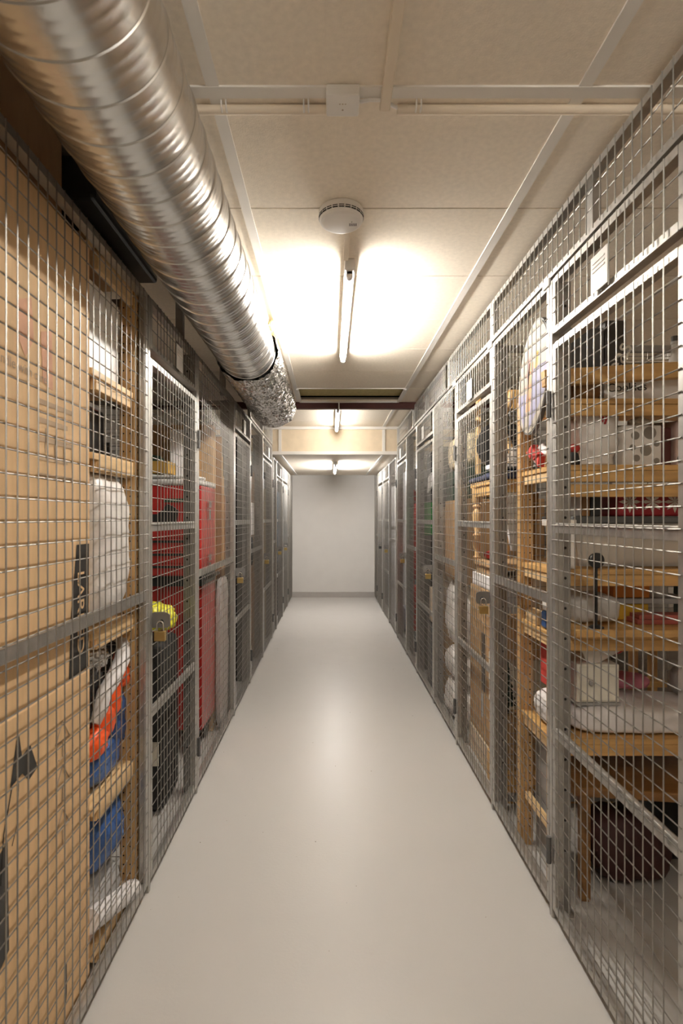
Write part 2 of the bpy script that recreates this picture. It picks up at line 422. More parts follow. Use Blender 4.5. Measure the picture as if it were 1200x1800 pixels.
GD, GP, GT, GX = 'hinged mesh doors along the corridor', 'fixed mesh panels along the corridor', 'mesh panels above the doors', 'upper extension panels'
ORD = ['nearest', 'second', 'third', 'fourth', 'fifth', 'sixth']
def door(side, a0, a1, nth, last=None, zt=1.975, ztop=2.2, lockcol=M_brass, lock=True, plate=True):
    w = 'left' if side == 'L' else 'right'
    lab = '%s mesh door on the %s side of the corridor%s' % (nth, w, last or '')
    t = panel('mesh_door', lab, 'door', side, a0 + .012, a1 - .012, .035, zt, GD, (1.345, .648))
    for z in (1.77, .235): hinge(t, side, a1 - .006, z)
    if lock: hasp(t, side, a0 + .014, .998)
    # outer jambs of the doorway
    X = XR if side == 'R' else XL; s = 1 if side == 'R' else -1
    tr = panel('transom_panel', 'mesh panel over the %s door on the %s side' % (nth, w), 'mesh panel', side, a0 + .011, a1 - .011, zt + .035, ztop, GT)
    if lock: padlock('padlock on the %s door of the %s side' % (nth, w), side, a0 + .014, .998, lockcol)
    if plate: number_plate('white plate above the %s door on the %s side' % (nth, w), side, (a0 + a1) / 2 - .0, zt + .035 + .062)
    xa, xb = sorted((X + s * .004, X + s * .032))
    jb = thing('doorway', 'pair of steel uprights framing the %s door on the %s side' % (nth, w), 'door frame', (X, (a0 + a1) / 2, 0), 'steel uprights of the doorways')
    for ya, yb in ((a0 - .011, a0 + .007), (a1 - .007, a1 + .011)):
        mb = MB(); mb.box(xa, xb, ya, yb, 0, ztop, .002); mb.build('upright', M_steel, jb)

door('R', 1.130, 1.831, 'nearest', ', beside the pine shelving', lock=False)
door('R', 2.509, 3.219, 'second', ', in front of the turned-leg table')
door('R', 3.939, 4.700, 'third', ', in front of dark boards')
door('R', 5.340, 6.080, 'fourth', ', in front of red jackets')
door('R', 6.930, 7.745, 'fifth', ', under the low ceiling', zt=1.87, ztop=2.09)
door('R', 7.775, 8.590, 'farthest', ', by the end wall', zt=1.87, ztop=2.09, lockcol=M_blackpl)
door('L', 1.954, 2.650, 'nearest', ', in front of the red tool cabinet')
door('L', 3.690, 4.410, 'second', ', in front of a dark store')
door('L', 5.230, 6.050, 'third', ', past the foil-wrapped duct end')
door('L', 6.560, 7.375, 'fourth', ', under the low ceiling', zt=1.87, ztop=2.09)
door('L', 7.405, 8.215, 'farthest', ', by the end wall', zt=1.87, ztop=2.09)
def fixed(side, a0, a1, desc, ztop=2.2):
    panel('mesh_panel', 'fixed mesh panel on the %s, %s' % ('left' if side == 'L' else 'right', desc), 'mesh panel', side, a0, a1, .035, ztop, GP, (1.095,))
fixed('R', .43, 1.112, 'nearest the camera')
fixed('R', 1.848, 2.492, 'with the printed oval board behind it')
fixed('R', 3.236, 3.922, 'with white sacks and a big carton behind it')
fixed('R', 4.717, 5.323, 'with a green box behind it')
fixed('R', 6.20, 6.912, 'first under the low ceiling', 2.09)
fixed('R', 8.607, 9.15, 'touching the end wall', 2.09)
fixed('L', .90, 1.936, 'in front of the large flat cartons')
fixed('L', 2.668, 3.672, 'in front of upright planks')
fixed('L', 4.428, 5.212, 'in front of a brown wardrobe')
fixed('L', 6.20, 6.542, 'first under the low ceiling', 2.09)
fixed('L', 8.232, 9.15, 'touching the end wall', 2.09)
def ext(side, a0, a1, desc):
    panel('upper_mesh', 'low mesh extension on top of the %s fence, %s' % ('left' if side == 'L' else 'right', desc), 'mesh panel', side, a0, a1, 2.212, 2.405, GX)
ext('R', .43, 2.505, 'nearest the camera'); ext('R', 2.513, 3.43, 'second from the camera'); ext('R', 3.438, 4.82, 'just before the red beam'); ext('R', 4.90, 6.08, 'beyond the red beam')
ext('L', 4.42, 5.22, 'behind the foil-wrapped duct end'); ext('L', 5.228, 6.08, 'up to the bulkhead')
for i, y in enumerate((1.128, 1.842, 2.500, 3.230, 3.930, 4.712, 5.334, 6.09)):
    post('square steel post %s on the right side' % ['in front of the nearest door', 'between nearest door and oval board', 'before the second door', 'after the second door', 'before the third door', 'after the third door', 'before the fourth door', 'after the fourth door'][i], 'R', y)
for i, y in enumerate((1.945, 2.662, 3.680, 4.42, 5.222, 6.06)):
    post('square steel post %s on the left side' % ['between pine shelves and nearest door', 'after the nearest door', 'before the second door', 'after the second door', 'before the third door', 'after the third door'][i], 'L', y)
for i, y in enumerate((1.84, 2.50, 3.23)):
    mb = MB(); mb.box(XR - .004, XR + .006, y - .006, y + .050, 2.186, 2.214, .004)
    one('rail_clip', mb, M_white, 'pale clip joining the top rails of the right fence, %s from the camera' % ['first', 'second', 'third'][i], 'clip', 'clips on the right top rail')
# struts from fence to ceiling on the left, brackets for the extension on the right
for i, y in enumerate((2.52, 3.52)):
    mb = MB(); mb.box(XL - .075, XL - .04, y, y + .03, 2.2, ZC)
    one('ceiling_strut', mb, M_post, 'dark strut from left fence to ceiling, %s of the two' % ['nearer', 'farther'][i], 'strut', 'struts above the left fence')
for i, y in enumerate((1.60, 3.40, 4.40, 5.40)):
    mb = MB(); mb.box(XR + .034, XR + .06, y, y + .04, 2.2, 2.40)
    one('extension_bracket', mb, M_steel, 'upright bracket holding the right fence extension, %s from the camera' % ['first', 'second', 'third', 'fourth'][i], 'bracket', 'extension brackets')
# partitions between cages: coarse mesh running back from the fence
def partition(side, y, label, z1=2.2):
    s = 1 if side == 'R' else -1
    x0 = (XR if s > 0 else XL) + s * .08; x1 = WX1 - .01 if s > 0 else WX0 + .01
    xa, xb = sorted((x0, x1))
    t = thing('partition_panel', label, 'mesh panel', ((xa + xb) / 2, y, 0), 'mesh partitions between the stores')
    mb = MB(); mb.box(xa, xb, y, y + .025, z1 - .03, z1).box(xa, xb, y, y + .025, .03, .06).box(xb - .026, xb, y, y + .025, 0, z1)
    mb.build('frame', M_post, t)
    mb = MB(); n = round((xb - xa) / .10)
    for i in range(1, n): mb.tube([(xa + (xb - xa) * i / n, y + .01, .05), (xa + (xb - xa) * i / n, y + .01, z1 - .02)], .0017, 5, False)
    for j in range(1, 43): mb.tube([(xa, y + .013, .05 + j * .05), (xb, y + .013, .05 + j * .05)], .0017, 5, False)
    mb.build('wire_mesh', M_wire, t)
partition('R', 2.515, 'mesh partition behind the pine shelving on the right')
partition('R', 3.945, 'mesh partition beyond the white sacks on the right')
partition('R', 5.35, 'mesh partition before the red jackets on the right')
partition('L', 1.985, 'mesh partition between pine shelves and red tool cabinet')
partition('L', 3.70, 'mesh partition beyond the upright planks on the left')
partition('L', 5.24, 'mesh partition beyond the brown wardrobe on the left')

# ------------------------------------------------------------------ ceiling fittings
def tube_light(label, x, y0, y1, zc, lamp=M_tube):
    t = thing('tube_light', label, 'light', (x, (y0 + y1) / 2, zc - .075), 'fluorescent tube lights along the corridor ceiling')
    mb = MB(); mb.box(x - .021, x + .021, y0, y1, zc - .047, zc, .004); mb.build('batten', M_white, t)
    for y, d in ((y0 + .006, 1), (y1 - .006, -1)):
        mb = MB(); mb.box(x - .013, x + .013, min(y, y + d * .022), max(y, y + d * .022), zc - .064, zc - .038, .003)
        mb.lathe((x, min(y, y + d * .03), zc - .064), [(.0145, 0), (.0145, .03)], 16, 'Y'); mb.build('lamp_holder', M_white, t, 40)
    mb = MB(); mb.lathe((x, y0 + .035, zc - .064), [(.013, 0), (.013, y1 - y0 - .07)], 18, 'Y'); mb.build('tube', lamp, t, 40)
tube_light('lit fluorescent tube nearest the camera, beyond the smoke detector', .077, 2.15, 3.36, ZC)
tube_light('lit fluorescent tube just past the dark red beam', .068, 4.92, 6.05, ZC, M_tube2)
tube_light('added fill light tube above the camera, out of view', .077, -.98, .23, ZC, M_tubefill)  # added out of view to brighten the foreground
tube_light('lit fluorescent tube on the low ceiling near the end wall', .062, 6.92, 8.05, ZLOW, M_tube3)

t = thing('smoke_detector', 'round white smoke detector on the ceiling before the first tube light', 'smoke detector', (.036, 1.818, ZC - .042))
mb = MB(); mb.lathe((.036, 1.818, ZC), [(.073, 0), (.076, -.004), (.076, -.026), (.074, -.0275), (.074, -.0295), (.0755, -.031), (.0745, -.0345), (.0725, -.036), (.072, -.038), (.071, -.041), (.066, -.0445), (.060, -.0455), (.0, -.0455)][:-1], 48)
mb.build('body', M_white, t, 30)
mb = MB()
for row, (r, z) in enumerate(((.0768, -.0225), (.0765, -.0285))):
    for k in range(22):
        a = 2 * PI * (k + .5) / 22; m = Matrix.Translation((.036, 1.818, ZC + z)) @ Matrix.Rotation(a, 4, 'Z')
        mb.box(r - .0035, r, -.0085, .0085, -.0012, .0012, 0, m)
mb.build('vents', M_dark, t)
mb = MB()
for k in range(5): mb.box(.036 + .028 + k * .0055, .036 + .031 + k * .0055, 1.815, 1.831, ZC - .0461, ZC - .0452)
mb.lathe((.036 + .036, 1.806, ZC - .0461), [(.002, 0), (.002, .0008)], 8); mb.build('grille', M_darkgrey, t)

t = thing('junction_box', 'white square junction box on the ceiling conduit', 'junction box', (.030, 1.318, ZC - .030))
mb = MB(); mb.box(-.011, .071, 1.284, 1.354, ZC - .030, ZC - .0005, .004); mb.build('body', M_white, t)
mb = MB(); mb.lathe((.030, 1.330, ZC - .0306), [(.0024, 0), (.0024, .0005)], 10)
for k in range(3): mb.box(.021 + k * .007, .0245 + k * .007, 1.310, 1.3125, ZC - .0305, ZC - .0299)
mb.build('screw_marks', M_greyprint, t)
def clip(x, y, label):
    mb = MB(); pts = [(x, y - .014, ZC - .001), (x, y - .013, ZC - .012)]
    pts += [(x, y - .012 * math.cos(PI * a / 6), ZC - .012 - .010 * math.sin(PI * a / 6)) for a in range(1, 6)] + [(x, y + .013, ZC - .012), (x, y + .014, ZC - .001)]
    for dx in (-.006, .006): mb.tube([(p[0] + dx, p[1], p[2]) for p in pts], .0022, 6)
    one('conduit_clip', mb, M_white, label, 'clip', 'clips on the ceiling conduit', 50)
mb = MB(); mb.tube([(-1.2, 1.352, ZC - .0125), (-.011, 1.352, ZC - .0125)], .0112, 12); one('conduit', mb, M_conduit, 'cream conduit on the ceiling left of the junction box', 'conduit', None, 50)
mb = MB(); mb.tube([(.170, 1.352, ZC - .0125), (1.6, 1.352, ZC - .0125)], .0112, 12); one('conduit', mb, M_conduit, 'cream conduit on the ceiling right of the junction box', 'conduit', None, 50)
clip(-.062, 1.345, 'small clip on the conduit left of the junction box'); clip(.222, 1.345, 'small clip on the conduit right of the junction box'); clip(-.27, 1.345, 'small clip on the conduit beside the silver duct')
mb = MB(); mb.tube([(.069, 1.325, ZC - .014), (.10, 1.322, ZC - .011), (.130, 1.322, ZC - .012), (.150, 1.335, ZC - .012), (.178, 1.352, ZC - .011)], .0042, 8); one('cable', mb, M_white, 'short white cable from junction box to the right-hand conduit', 'cable', None, 60)
mb = MB(); mb.box(.124, .150, Y0 + .1, 1.345, ZC - .024, ZC - .011, .003); one('cable_duct', mb, M_conduit, 'cream cable trunking running along the ceiling towards the camera', 'trunking')
mb = MB(); mb.box(.050, .072, 1.885, 2.148, ZC - .012, ZC - .0005, .002); one('cable_duct', mb, M_conduit, 'short cream trunking between smoke detector and first tube light', 'trunking')
mb = MB(); mb.tube([(.075, 4.815, ZC - .002), (.075, 4.812, 2.36), (.075, 4.84, 2.352), (.075, 4.90, 2.36), (.075, 4.915, 2.41)], .006, 8); one('cable_loop', mb, M_white, 'pale cable looped under the dark red beam', 'cable', None, 60)

# ------------------------------------------------------------------ duct
DX, DZ, DR = -0.452, CH + 0.893, 0.152
t = thing('ventilation_duct', 'large silver spiral ventilation duct along the left of the ceiling', 'duct', (DX, 2.0, DZ - DR))
def duct_mesh():
    mb = MB(); pitch = .098; n = 112; y = -1.2; rows = []
    prof = [(0, .0), (.02, .0028), (.045, .0030), (.07, .0), (.25, .0), (.29, .0009), (.33, .0), (.48, .0), (.52, .0009), (.56, 0), (.72, 0), (.76, .0009), (.80, 0)]
    y0, y1 = -1.2, 2.93
    turn = int((y1 - y0) / pitch)
    seq = [(k + f, h) for k in range(turn) for f, h in prof]
    for ph, h in seq:
        row = []
        for k in range(n + 1):
            a = 2 * PI * k / n
            row.append(mb.bm.verts.new((DX + (DR + h) * math.sin(a), y0 + (ph + k / n) * pitch, DZ - (DR + h) * math.cos(a))))
        rows.append(row)
    for a, b in zip(rows, rows[1:]):
        for k in range(n): mb.bm.faces.new((a[k], a[k + 1], b[k + 1], b[k]))
    return mb
duct_mesh().build('spiral_pipe', M_duct, t, 40)
mb = MB(); n, rows = 150, []
for i in range(151):
    f = i / 150; yy = 2.83 + f * 1.52
    rr = .166 + .006 * min(1, f * 8)
    if f > .93: rr *= math.sqrt(max(0.0, 1 - ((f - .93) / .07) ** 2 * .97))
    row = []
    for k in range(n):
        a = 2 * PI * k / n; v = Vector((math.sin(a) * .17, yy, -math.cos(a) * .17))
        q = (abs(mnoise.noise(v * 26)) - .25) * .010 + (abs(mnoise.noise(Vector((v.x * 60, v.y * 75, v.z * 60)))) - .2) * .0075 + mnoise.noise(v * 11) * .007
        ed = mnoise.noise(v * 14 + Vector((9, 0, 0))) * .03 if i == 0 else 0
        row.append(mb.bm.verts.new((DX + (rr + q) * math.sin(a), yy + ed, DZ - (rr + q) * math.cos(a))))
    rows.append(row)
for a, b in zip(rows, rows[1:]):
    for k in range(n): mb.bm.faces.new((a[k], a[(k + 1) % n], b[(k + 1) % n], b[k]))
mb.bm.faces.new(rows[-1])
o = mb.build('foil_sleeve', M_foil, t); o['label'] = 'crumpled aluminium foil wrap at the far end of the duct'
mb = MB(); mb.blob((-.318, 2.86, ZC - .045), (.05, .20, .07), 2.5, .03, 25, 4); o = mb.build('insulation_tuft', M_insul, t); o['label'] = 'yellowish insulation peeping out of the foil'

# ------------------------------------------------------------------ generic stores
def carton(name, label, mtl, x0, x1, y0, y1, z0, z1, cat='box', group=None, tape=None, seam='x', bev=.004):
    t = thing(name, label, cat, ((x0 + x1) / 2, (y0 + y1) / 2, z0), group)
    mb = MB(); mb.box(x0, x1, y0, y1, z0, z1, bev); mb.build('body', mtl, t)
    if tape:
        mb = MB(); xm, ym = (x0 + x1) / 2, (y0 + y1) / 2
        if seam == 'x': mb.box(x0 - .0006, x1 + .0006, ym - .025, ym + .025, z1 - .06, z1 + .0008)
        else: mb.box(xm - .025, xm + .025, y0 - .0006, y1 + .0006, z1 - .06, z1 + .0008)
        mb.build('tape', tape, t)
    return t
def shelf_unit(name, label, x0, x1, y0, y1, zs, htop, wall='R', pz=M_pineZ, recess=0.0):
    """pine shelving: perforated posts, cross rails at the ends and boards"""
    t = thing(name, label, 'shelf', ((x0 + x1) / 2, (y0 + y1) / 2, 0))
    pw, pd = .052, .044
    for xa, ya in ((x0, y0), (x0, y1 - pd), (x1 - pw, y0), (x1 - pw, y1 - pd)):
        if True:
            if ya == y0 and xa > x0: xa = xa - recess
            mb = MB(); mb.box(xa, xa + pw, ya, ya + pd, 0, htop, .002); mb.mark(1); z = .08
            while z < htop - .04:
                for dx in (.014, .038):
                    mb.lathe((xa + dx, ya - .0004, z), [(.0030, 0), (.0030, .0004)], 8, 'Y')
                for dy in (.012, .032):
                    xf = xa - .0004 if wall == 'R' else xa + pw
                    mb.lathe((xf, ya + dy, z), [(.0030, 0), (.0030, .0004)], 8, 'X')
                z += .032
            mb.build('post', [pz, M_dark], t)
    for z in zs:
        mb = MB(); mb.box(x0 + .004, x1 - .004, y0 + .003, y1 - .003, z - .020, z, .002); mb.build('board', M_pineX if wall == 'R' else M_pineY, t)
        for xa in (x0 + .010, x1 - .030):
            mb = MB(); mb.box(xa, xa + .020, y0 + pd, y1 - pd, z - .056, z - .021, .002); mb.build('end_rail', M_pineY, t)
        mb = MB(); mb.box(x0 + pw, x1 - pw, y0 + .006, y0 + .024, z - .062, z - .021, .002); mb.build('front_rail', M_pineX, t)
    return t
def pile_box(*a, **k): return carton(*a, **k)

# ------------------------------------------------------------------ left store, nearest
FX = XL - .034
# upper flat carton
t = thing('flat_carton', 'large upper cardboard carton with a black lettered strip behind the left fence', 'box', (-.83, 1.2, .944))
mb = MB(); mb.box(-.95, -.702, .80, 1.543, .944, 2.165, .004); mb.build('body', M_card, t)
xf = -.7012
mb = MB(); mb.prism([(1.418, .945), (1.530, .950), (1.532, 1.14), (1.535, 1.305), (1.462, 1.305), (1.43, 1.12)], xf, xf + .0006, 'X'); mb.build('black_strip', M_tape, t)
text('lettering', 'LAREED', .058, frame_mtx((xf + .0010, 1.482, 1.115), (0, 0, -1), (0, 1, 0)) @ Matrix.Diagonal((1.15, .95, 1, 1)), M_card, t, .0003)
mb = MB(); mb.prism([(1.185, 1.87), (1.24, 1.895), (1.25, 1.80), (1.215, 1.75), (1.19, 1.78)], xf, xf + .0005, 'X').prism([(1.28, 1.83), (1.33, 1.85), (1.335, 1.70), (1.29, 1.71)], xf, xf + .0005, 'X'); mb.build('red_print', M_salmon, t)
text('faint_lettering', 'handle with care', .032, frame_mtx((xf + .0008, 1.20, 1.72), (0, 1, -.02), (0, 0.02, 1)), M_greyprint, t, .0002)
mb = MB()
for k in range(5): mb.box(xf, xf + .0005, 1.27, 1.44 - .03 * (k % 2), 1.655 - k * .045, 1.668 - k * .045)
mb.build('faint_lines', mat('very_faint_print', (0.46, 0.33, 0.21), 0.8), t)
mb = MB()
for k in range(4): mb.box(xf, xf + .0005, 1.30 + .045 * k, 1.304 + .045 * k, 1.54 - .012 * k, 1.60 - .012 * k)
mb.build('scratches', M_greyprint, t)
# lower flat carton
t = thing('flat_carton', 'large lower cardboard carton with black tape patches behind the left fence', 'box', (-.83, 1.2, 0))
mb = MB(); mb.box(-.97, -.700, .80, 1.541, 0, .942, .005); mb.build('body', M_card, t)
xf = -.6992
for poly in ([(1.178, .885), (1.188, .890), (1.198, .84), (1.232, .85), (1.262, .785), (1.225, .772), (1.20, .80), (1.155, .79)], [(1.10, .66), (1.145, .68), (1.15, .44), (1.115, .42), (1.095, .50)], [(1.395, .20), (1.402, .20), (1.402, .12), (1.388, .06), (1.394, .12)]):
    mb = MB(); mb.prism(poly, xf, xf + .0006, 'X'); mb.build('tape_patch', M_tape, t)
mb = MB(); mb.tube([(xf + .001, 1.16, .79), (xf + .001, 1.13, .70), (xf + .001, 1.12, .60)], .0012, 5).tube([(xf + .001, 1.185, .79), (xf + .001, 1.18, .70), (xf + .001, 1.16, .66)], .0008, 5); mb.build('loose_thread', M_ink, t)
mb = MB()
for k in range(3):
    yy = 1.38 + .0 * k; zz = .80 - .115 * k
    for a, b in (((yy - .035, zz), (yy + .035, zz)), ((yy - .035, zz), (yy, zz + .05)), ((yy + .035, zz), (yy, zz + .05)), ((yy, zz - .045), (yy, zz - .005)), ((yy - .02, zz - .045), (yy + .03, zz - .045))):
        mb.tube([(xf + .0004, a[0], a[1]), (xf + .0004, b[0], b[1])], .0018, 4)
mb.build('handling_marks', M_greyprint, t)
# brown carton and black case lying on top
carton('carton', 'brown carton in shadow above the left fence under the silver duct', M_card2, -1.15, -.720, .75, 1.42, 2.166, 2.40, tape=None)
t = thing('black_case', 'flat black case lying between left fence top and silver duct', 'case', (-.86, 1.75, 2.232))
mb = MB(); mb.box(-1.06, -.652, 1.46, 2.0, 2.262, 2.385, .012); mb.build('body', M_blackpl, t)
mb = MB(); mb.box(-1.04, -.72, 1.50, 1.53, 2.232, 2.263).box(-1.04, -.72, 1.80, 1.83, 2.232, 2.263); mb.build('foot', M_blackpl, t)

# pine shelving of the left store
su = shelf_unit('pine_shelving', 'pine shelving with perforated post behind the left fence', -1.90, -.700, 1.56, 1.93, (1.825, 1.575, 1.035, .515, .085), 2.20, 'L', recess=.62)
mb = MB(); mb.box(-1.89, -.706, 1.565, 1.925, 2.201, 2.230, .002); mb.build('top_board', M_pineY, su)
mb = MB(); mb.box(-.724, -.704, 1.606, 1.884, 2.135, 2.20, .002); mb.build('top_rail', M_pineY, su)
for z in (1.575, 1.035, .515, .085):
    mb = MB(); mb.box(-.722, -.702, 1.606, 1.884, z - .050, z + .001, .002); mb.build('end_strip', M_pineY, su)
t = carton('storage_box', 'white storage box on the top shelf of the left pine shelving', M_white, -1.12, -.745, 1.575, 1.86, 1.826, 2.12)
mb = MB(); mb.box(-1.125, -.740, 1.570, 1.865, 1.826, 1.846, .003); mb.build('base_rim', M_white, t)
t = thing('paper_trimmer', 'grey and silver device on the shelf below the white box', 'device', (-.86, 1.66, 1.576))
mb = MB(); mb.box(-1.02, -.742, 1.545, 1.70, 1.72, 1.738, .004); mb.build('silver_bar', M_chrome, t)
mb = MB(); mb.blob((-.87, 1.62, 1.755), (.24, .15, .05), 3, .006, 20, 3); mb.build('grey_roll', M_greycl, t)
mb = MB(); mb.box(-.98, -.80, 1.57, 1.69, 1.576, 1.722, .01); mb.build('stand', M_darkgrey, t)
mb = MB(); mb.prism([(1.585, 1.70), (1.625, 1.70), (1.615, 1.58), (1.59, 1.578)], -.760, -.752, 'X'); one('paper_sheet', mb, M_cloth, 'pale paper strip hanging below the silver bar on the left shelf', 'paper')
mb = MB(); mb.box(-1.12, -.80, 1.70, 1.88, 1.576, 1.755, .015); one('black_box', mb, M_blackpl, 'black box on the second shelf beside the grey device', 'box')
mb = MB(); mb.blob((-.845, 1.735, 1.287), (.30, .30, .50), 4.5, .022, 8, 11, 5); one('plastic_sack', mb, M_whitebag, 'tall white plastic sack on the left pine shelf', 'bag', None, 180)
t = thing('black_sack', 'shiny black refuse sack with silvery mouth on the left shelf', 'bag', (-.86, 1.68, .64))
mb = MB(); mb.blob((-.875, 1.69, .805), (.25, .22, .31), 2.8, .035, 10, 21, 5); mb.build('sack', M_blackbag, t, 180)
mb = MB(); mb.blob((-.835, 1.735, .925), (.19, .25, .115), 2.4, .035, 16, 22, 5); o = mb.build('silver_lining', M_foil, t, 60); o['label'] = 'crinkled silver lining at the mouth of the sack'
mb = MB()
mb.tube([(-.80, 1.935, .955), (-.745, 1.905, .940), (-.728, 1.845, .884), (-.725, 1.765, .842), (-.728, 1.70, .815), (-.732, 1.685, .770), (-.74, 1.66, .735)], [.016, .024, .027, .026, .024, .022, .018], 14)
one('white_sleeve', mb, M_cloth, 'white rolled strip lying between the black sack and orange sack', 'cloth', None, 180)
mb = MB()
for k, (y, z, dy, dz) in enumerate(((1.915, .868, .085, .105), (1.862, .823, .115, .085), (1.790, .765, .105, .125), (1.735, .712, .115, .115), (1.665, .668, .12, .10))):
    mb.blob((-.748, y, z), (.075, dy, dz), 2.4, .012, 14, 31 + k, 4)
one('orange_sack', mb, M_orange, 'bright orange sack spilling over the edge of the left shelf', 'bag', None, 180)
mb = MB(); mb.blob((-.79, 1.855, .685), (.13, .135, .24), 2.8, .022, 14, 41, 5).blob((-.83, 1.755, .580), (.22, .27, .128), 3.2, .014, 12, 42, 5)
one('blue_bag', mb, M_blue, 'blue plastic bag on the left shelf under the orange sack', 'bag', None, 180)
t = thing('tool_basket', 'dark basket of wooden-handled tools on the fourth left shelf', 'basket', (-.98, 1.74, .516))
mb = MB(); mb.box(-1.12, -.90, 1.60, 1.88, .516, .62, .01); mb.build('basket', M_blackpl, t)
for k in range(3):
    mb = MB(); mb.tube([(-.93 - .05 * k, 1.66 + .05 * k, .60), (-.90 - .05 * k, 1.84, .66 + .01 * k)], .012, 8); mb.build('handle', M_turn, t, 60)
mb = MB(); mb.blob((-.815, 1.76, .345), (.22, .25, .24), 2.7, .028, 10, 51, 5); one('blue_bag', mb, M_blue, 'blue plastic bag under the lowest open shelf on the left', 'bag', None, 180)
mb = MB(); mb.blob((-.84, 1.72, .155), (.26, .32, .14), 3, .02, 9, 52, 4); one('grey_bag', mb, M_greycl, 'limp grey-brown bag at the bottom of the left shelving', 'bag', None, 180)
mb = MB(); mb.tube([(-.712, 1.556, .190), (-.706, 1.88, .060)], .033, 18); one('paper_roll', mb, M_cloth, 'white paper roll slanting to the floor behind the left fence', 'roll', None, 40)
mb = MB(); mb.blob((-.79, 1.60, .10), (.12, .18, .030), 3, .012, 16, 53, 4); one('red_white_bag', mb, mat('red_white_print', (0.62, 0.50, 0.46), 0.5, var=.35, scale=14), 'crumpled red and white packaging on the bottom board of left shelving', 'packaging', None, 180)
mb = MB(); mb.box(-.735, -.705, 1.72, 1.90, .0, .035, .003); one('wood_offcut', mb, M_pineY, 'short pine offcut on the floor by the left fence', 'wood')

# ------------------------------------------------------------------ left store, second: tool cabinet etc.
CX0, CX1, CYa, CYb = -1.42, -.742, 3.03, 3.40
t = thing('tool_cabinet', 'tall red metal tool cabinet with drawers behind the nearest left door', 'cabinet', (-1.08, 3.2, 0))
mb = MB(); mb.box(CX0, CX1, CYa, CYb, 1.045, 1.565, .006); mb.build('top_chest', M_red, t)
mb = MB(); mb.box(CX0, CX1, CYa + .01, CYb, .985, 1.046); mb.build('gap', M_blackpl, t)
mb = MB(); mb.box(CX0, CX1, CYa + .03, CYb, .15, .985, .006); mb.build('lower_cabinet', M_red, t)
for x in (CX0 + .05, CX1 - .05):
    for y in (CYa + .06, CYb - .05):
        mb = MB(); mb.lathe((x - .012, y, .065), [(.04, 0), (.065, .003), (.065, .021), (.04, .024)], 18, 'X'); mb.box(x - .03, x + .03, y - .03, y + .03, .12, .15); mb.build('castor', M_blackpl, t, 40)
for k, (z0, z1) in enumerate(((1.05, 1.11), (1.12, 1.18), (1.19, 1.255), (1.265, 1.345))):
    mb = MB(); mb.box(CX0 + .03, CX1 - .02, CYa - .010, CYa + .002, z0, z1, .003); d = mb.build('drawer', M_red, t)
    mb = MB(); mb.box(CX0 + .05, CX1 - .04, CYa - .016, CYa - .010, z1 - .018, z1 - .004); mb.build('drawer_handle', M_blackpl, d)
mb = MB(); mb.box(-.95, CX1 - .01, CYa - .005, CYa, 1.468, 1.490); mb.build('badge', M_dkgreen, t)
mb = MB(); mb.prism([(-1.06, 1.355), (-.88, 1.355), (-.87, 1.42), (-.90, 1.445), (-.935, 1.46), (-.955, 1.425), (-.99, 1.40), (-1.04, 1.40)], CYa - .012, CYa, 'Y'); mb.build('pliers_holder', M_blackpl, t)
for z in (1.44, 1.12):
    mb = MB(); mb.box(CX1, CX1 + .016, 3.17, 3.235, z, z + .04, .004).box(CX1, CX1 + .012, 3.18, 3.225, z - .07, z - .01, .003); mb.build('latch', M_chrome, t)
mb = MB(); mb.tube([(CX1 + .002, 3.10, 1.02), (CX1 + .03, 3.12, 1.03), (CX1 + .03, 3.36, 1.03), (CX1 + .002, 3.38, 1.02)], .010, 10); mb.build('push_handle', M_blackpl, t, 60)
mb = MB(); mb.box(-1.30, -.735, 3.02, 3.40, 1.566, 1.60, .01).blob((-.98, 3.16, 1.615), (.45, .26, .03), 3, .012, 14, 61, 4); one('plastic_cover', mb, M_wrap, 'crumpled clear plastic cover on top of the red tool cabinet', 'cover', None, 180)
mb = MB(); mb.box(-1.20, -.95, 3.10, 3.26, 1.640, 1.712, .004); one('ochre_box', mb, mat('dull_ochre', (0.30, 0.17, 0.03), .6), 'ochre box on the plastic cover atop the tool cabinet', 'box')
mb = MB(); mb.blob((-1.17, 3.34, 1.69), (.26, .09, .18), 3, .02, 10, 62, 4); one('dark_bag', mb, M_dkgreen, 'dark green bag behind the ochre box', 'bag', None, 180)
mb = MB(); mb.box(-1.0, -.875, 3.30, 3.325, 1.632, 1.93, .004); one('white_board', mb, M_cloth, 'white sheet standing upright at the back of the red tool cabinet', 'sheet')
# tall carton, planks, wrapped bundle behind the tool cabinet
carton('tall_carton', 'tall brown carton standing behind the red tool cabinet', M_card2, -1.30, -.760, 3.415, 3.50, 0, 1.98)
for k in range(4):
    y = 3.515 + .036 * k
    mb = MB(); mb.box(-.80 - .01 * (k % 2), -.725, y, y + .022, 0, 1.92 - .13 * k, .002)
    one('plank', mb, [M_brown, M_pineZ, M_card2, M_brown][k], 'upright plank behind the left fence, %s from the tool cabinet' % ['first', 'second', 'third', 'fourth'][k], 'plank', 'upright planks on the left')
mb = MB(); mb.blob((-.722, 3.52, .50), (.045, .26, .98), 5, .010, 9, 63, 5); one('wrapped_bundle', mb, M_wrap, 'upright bundle in cloudy plastic wrap behind the left fence', 'bundle', None, 180)
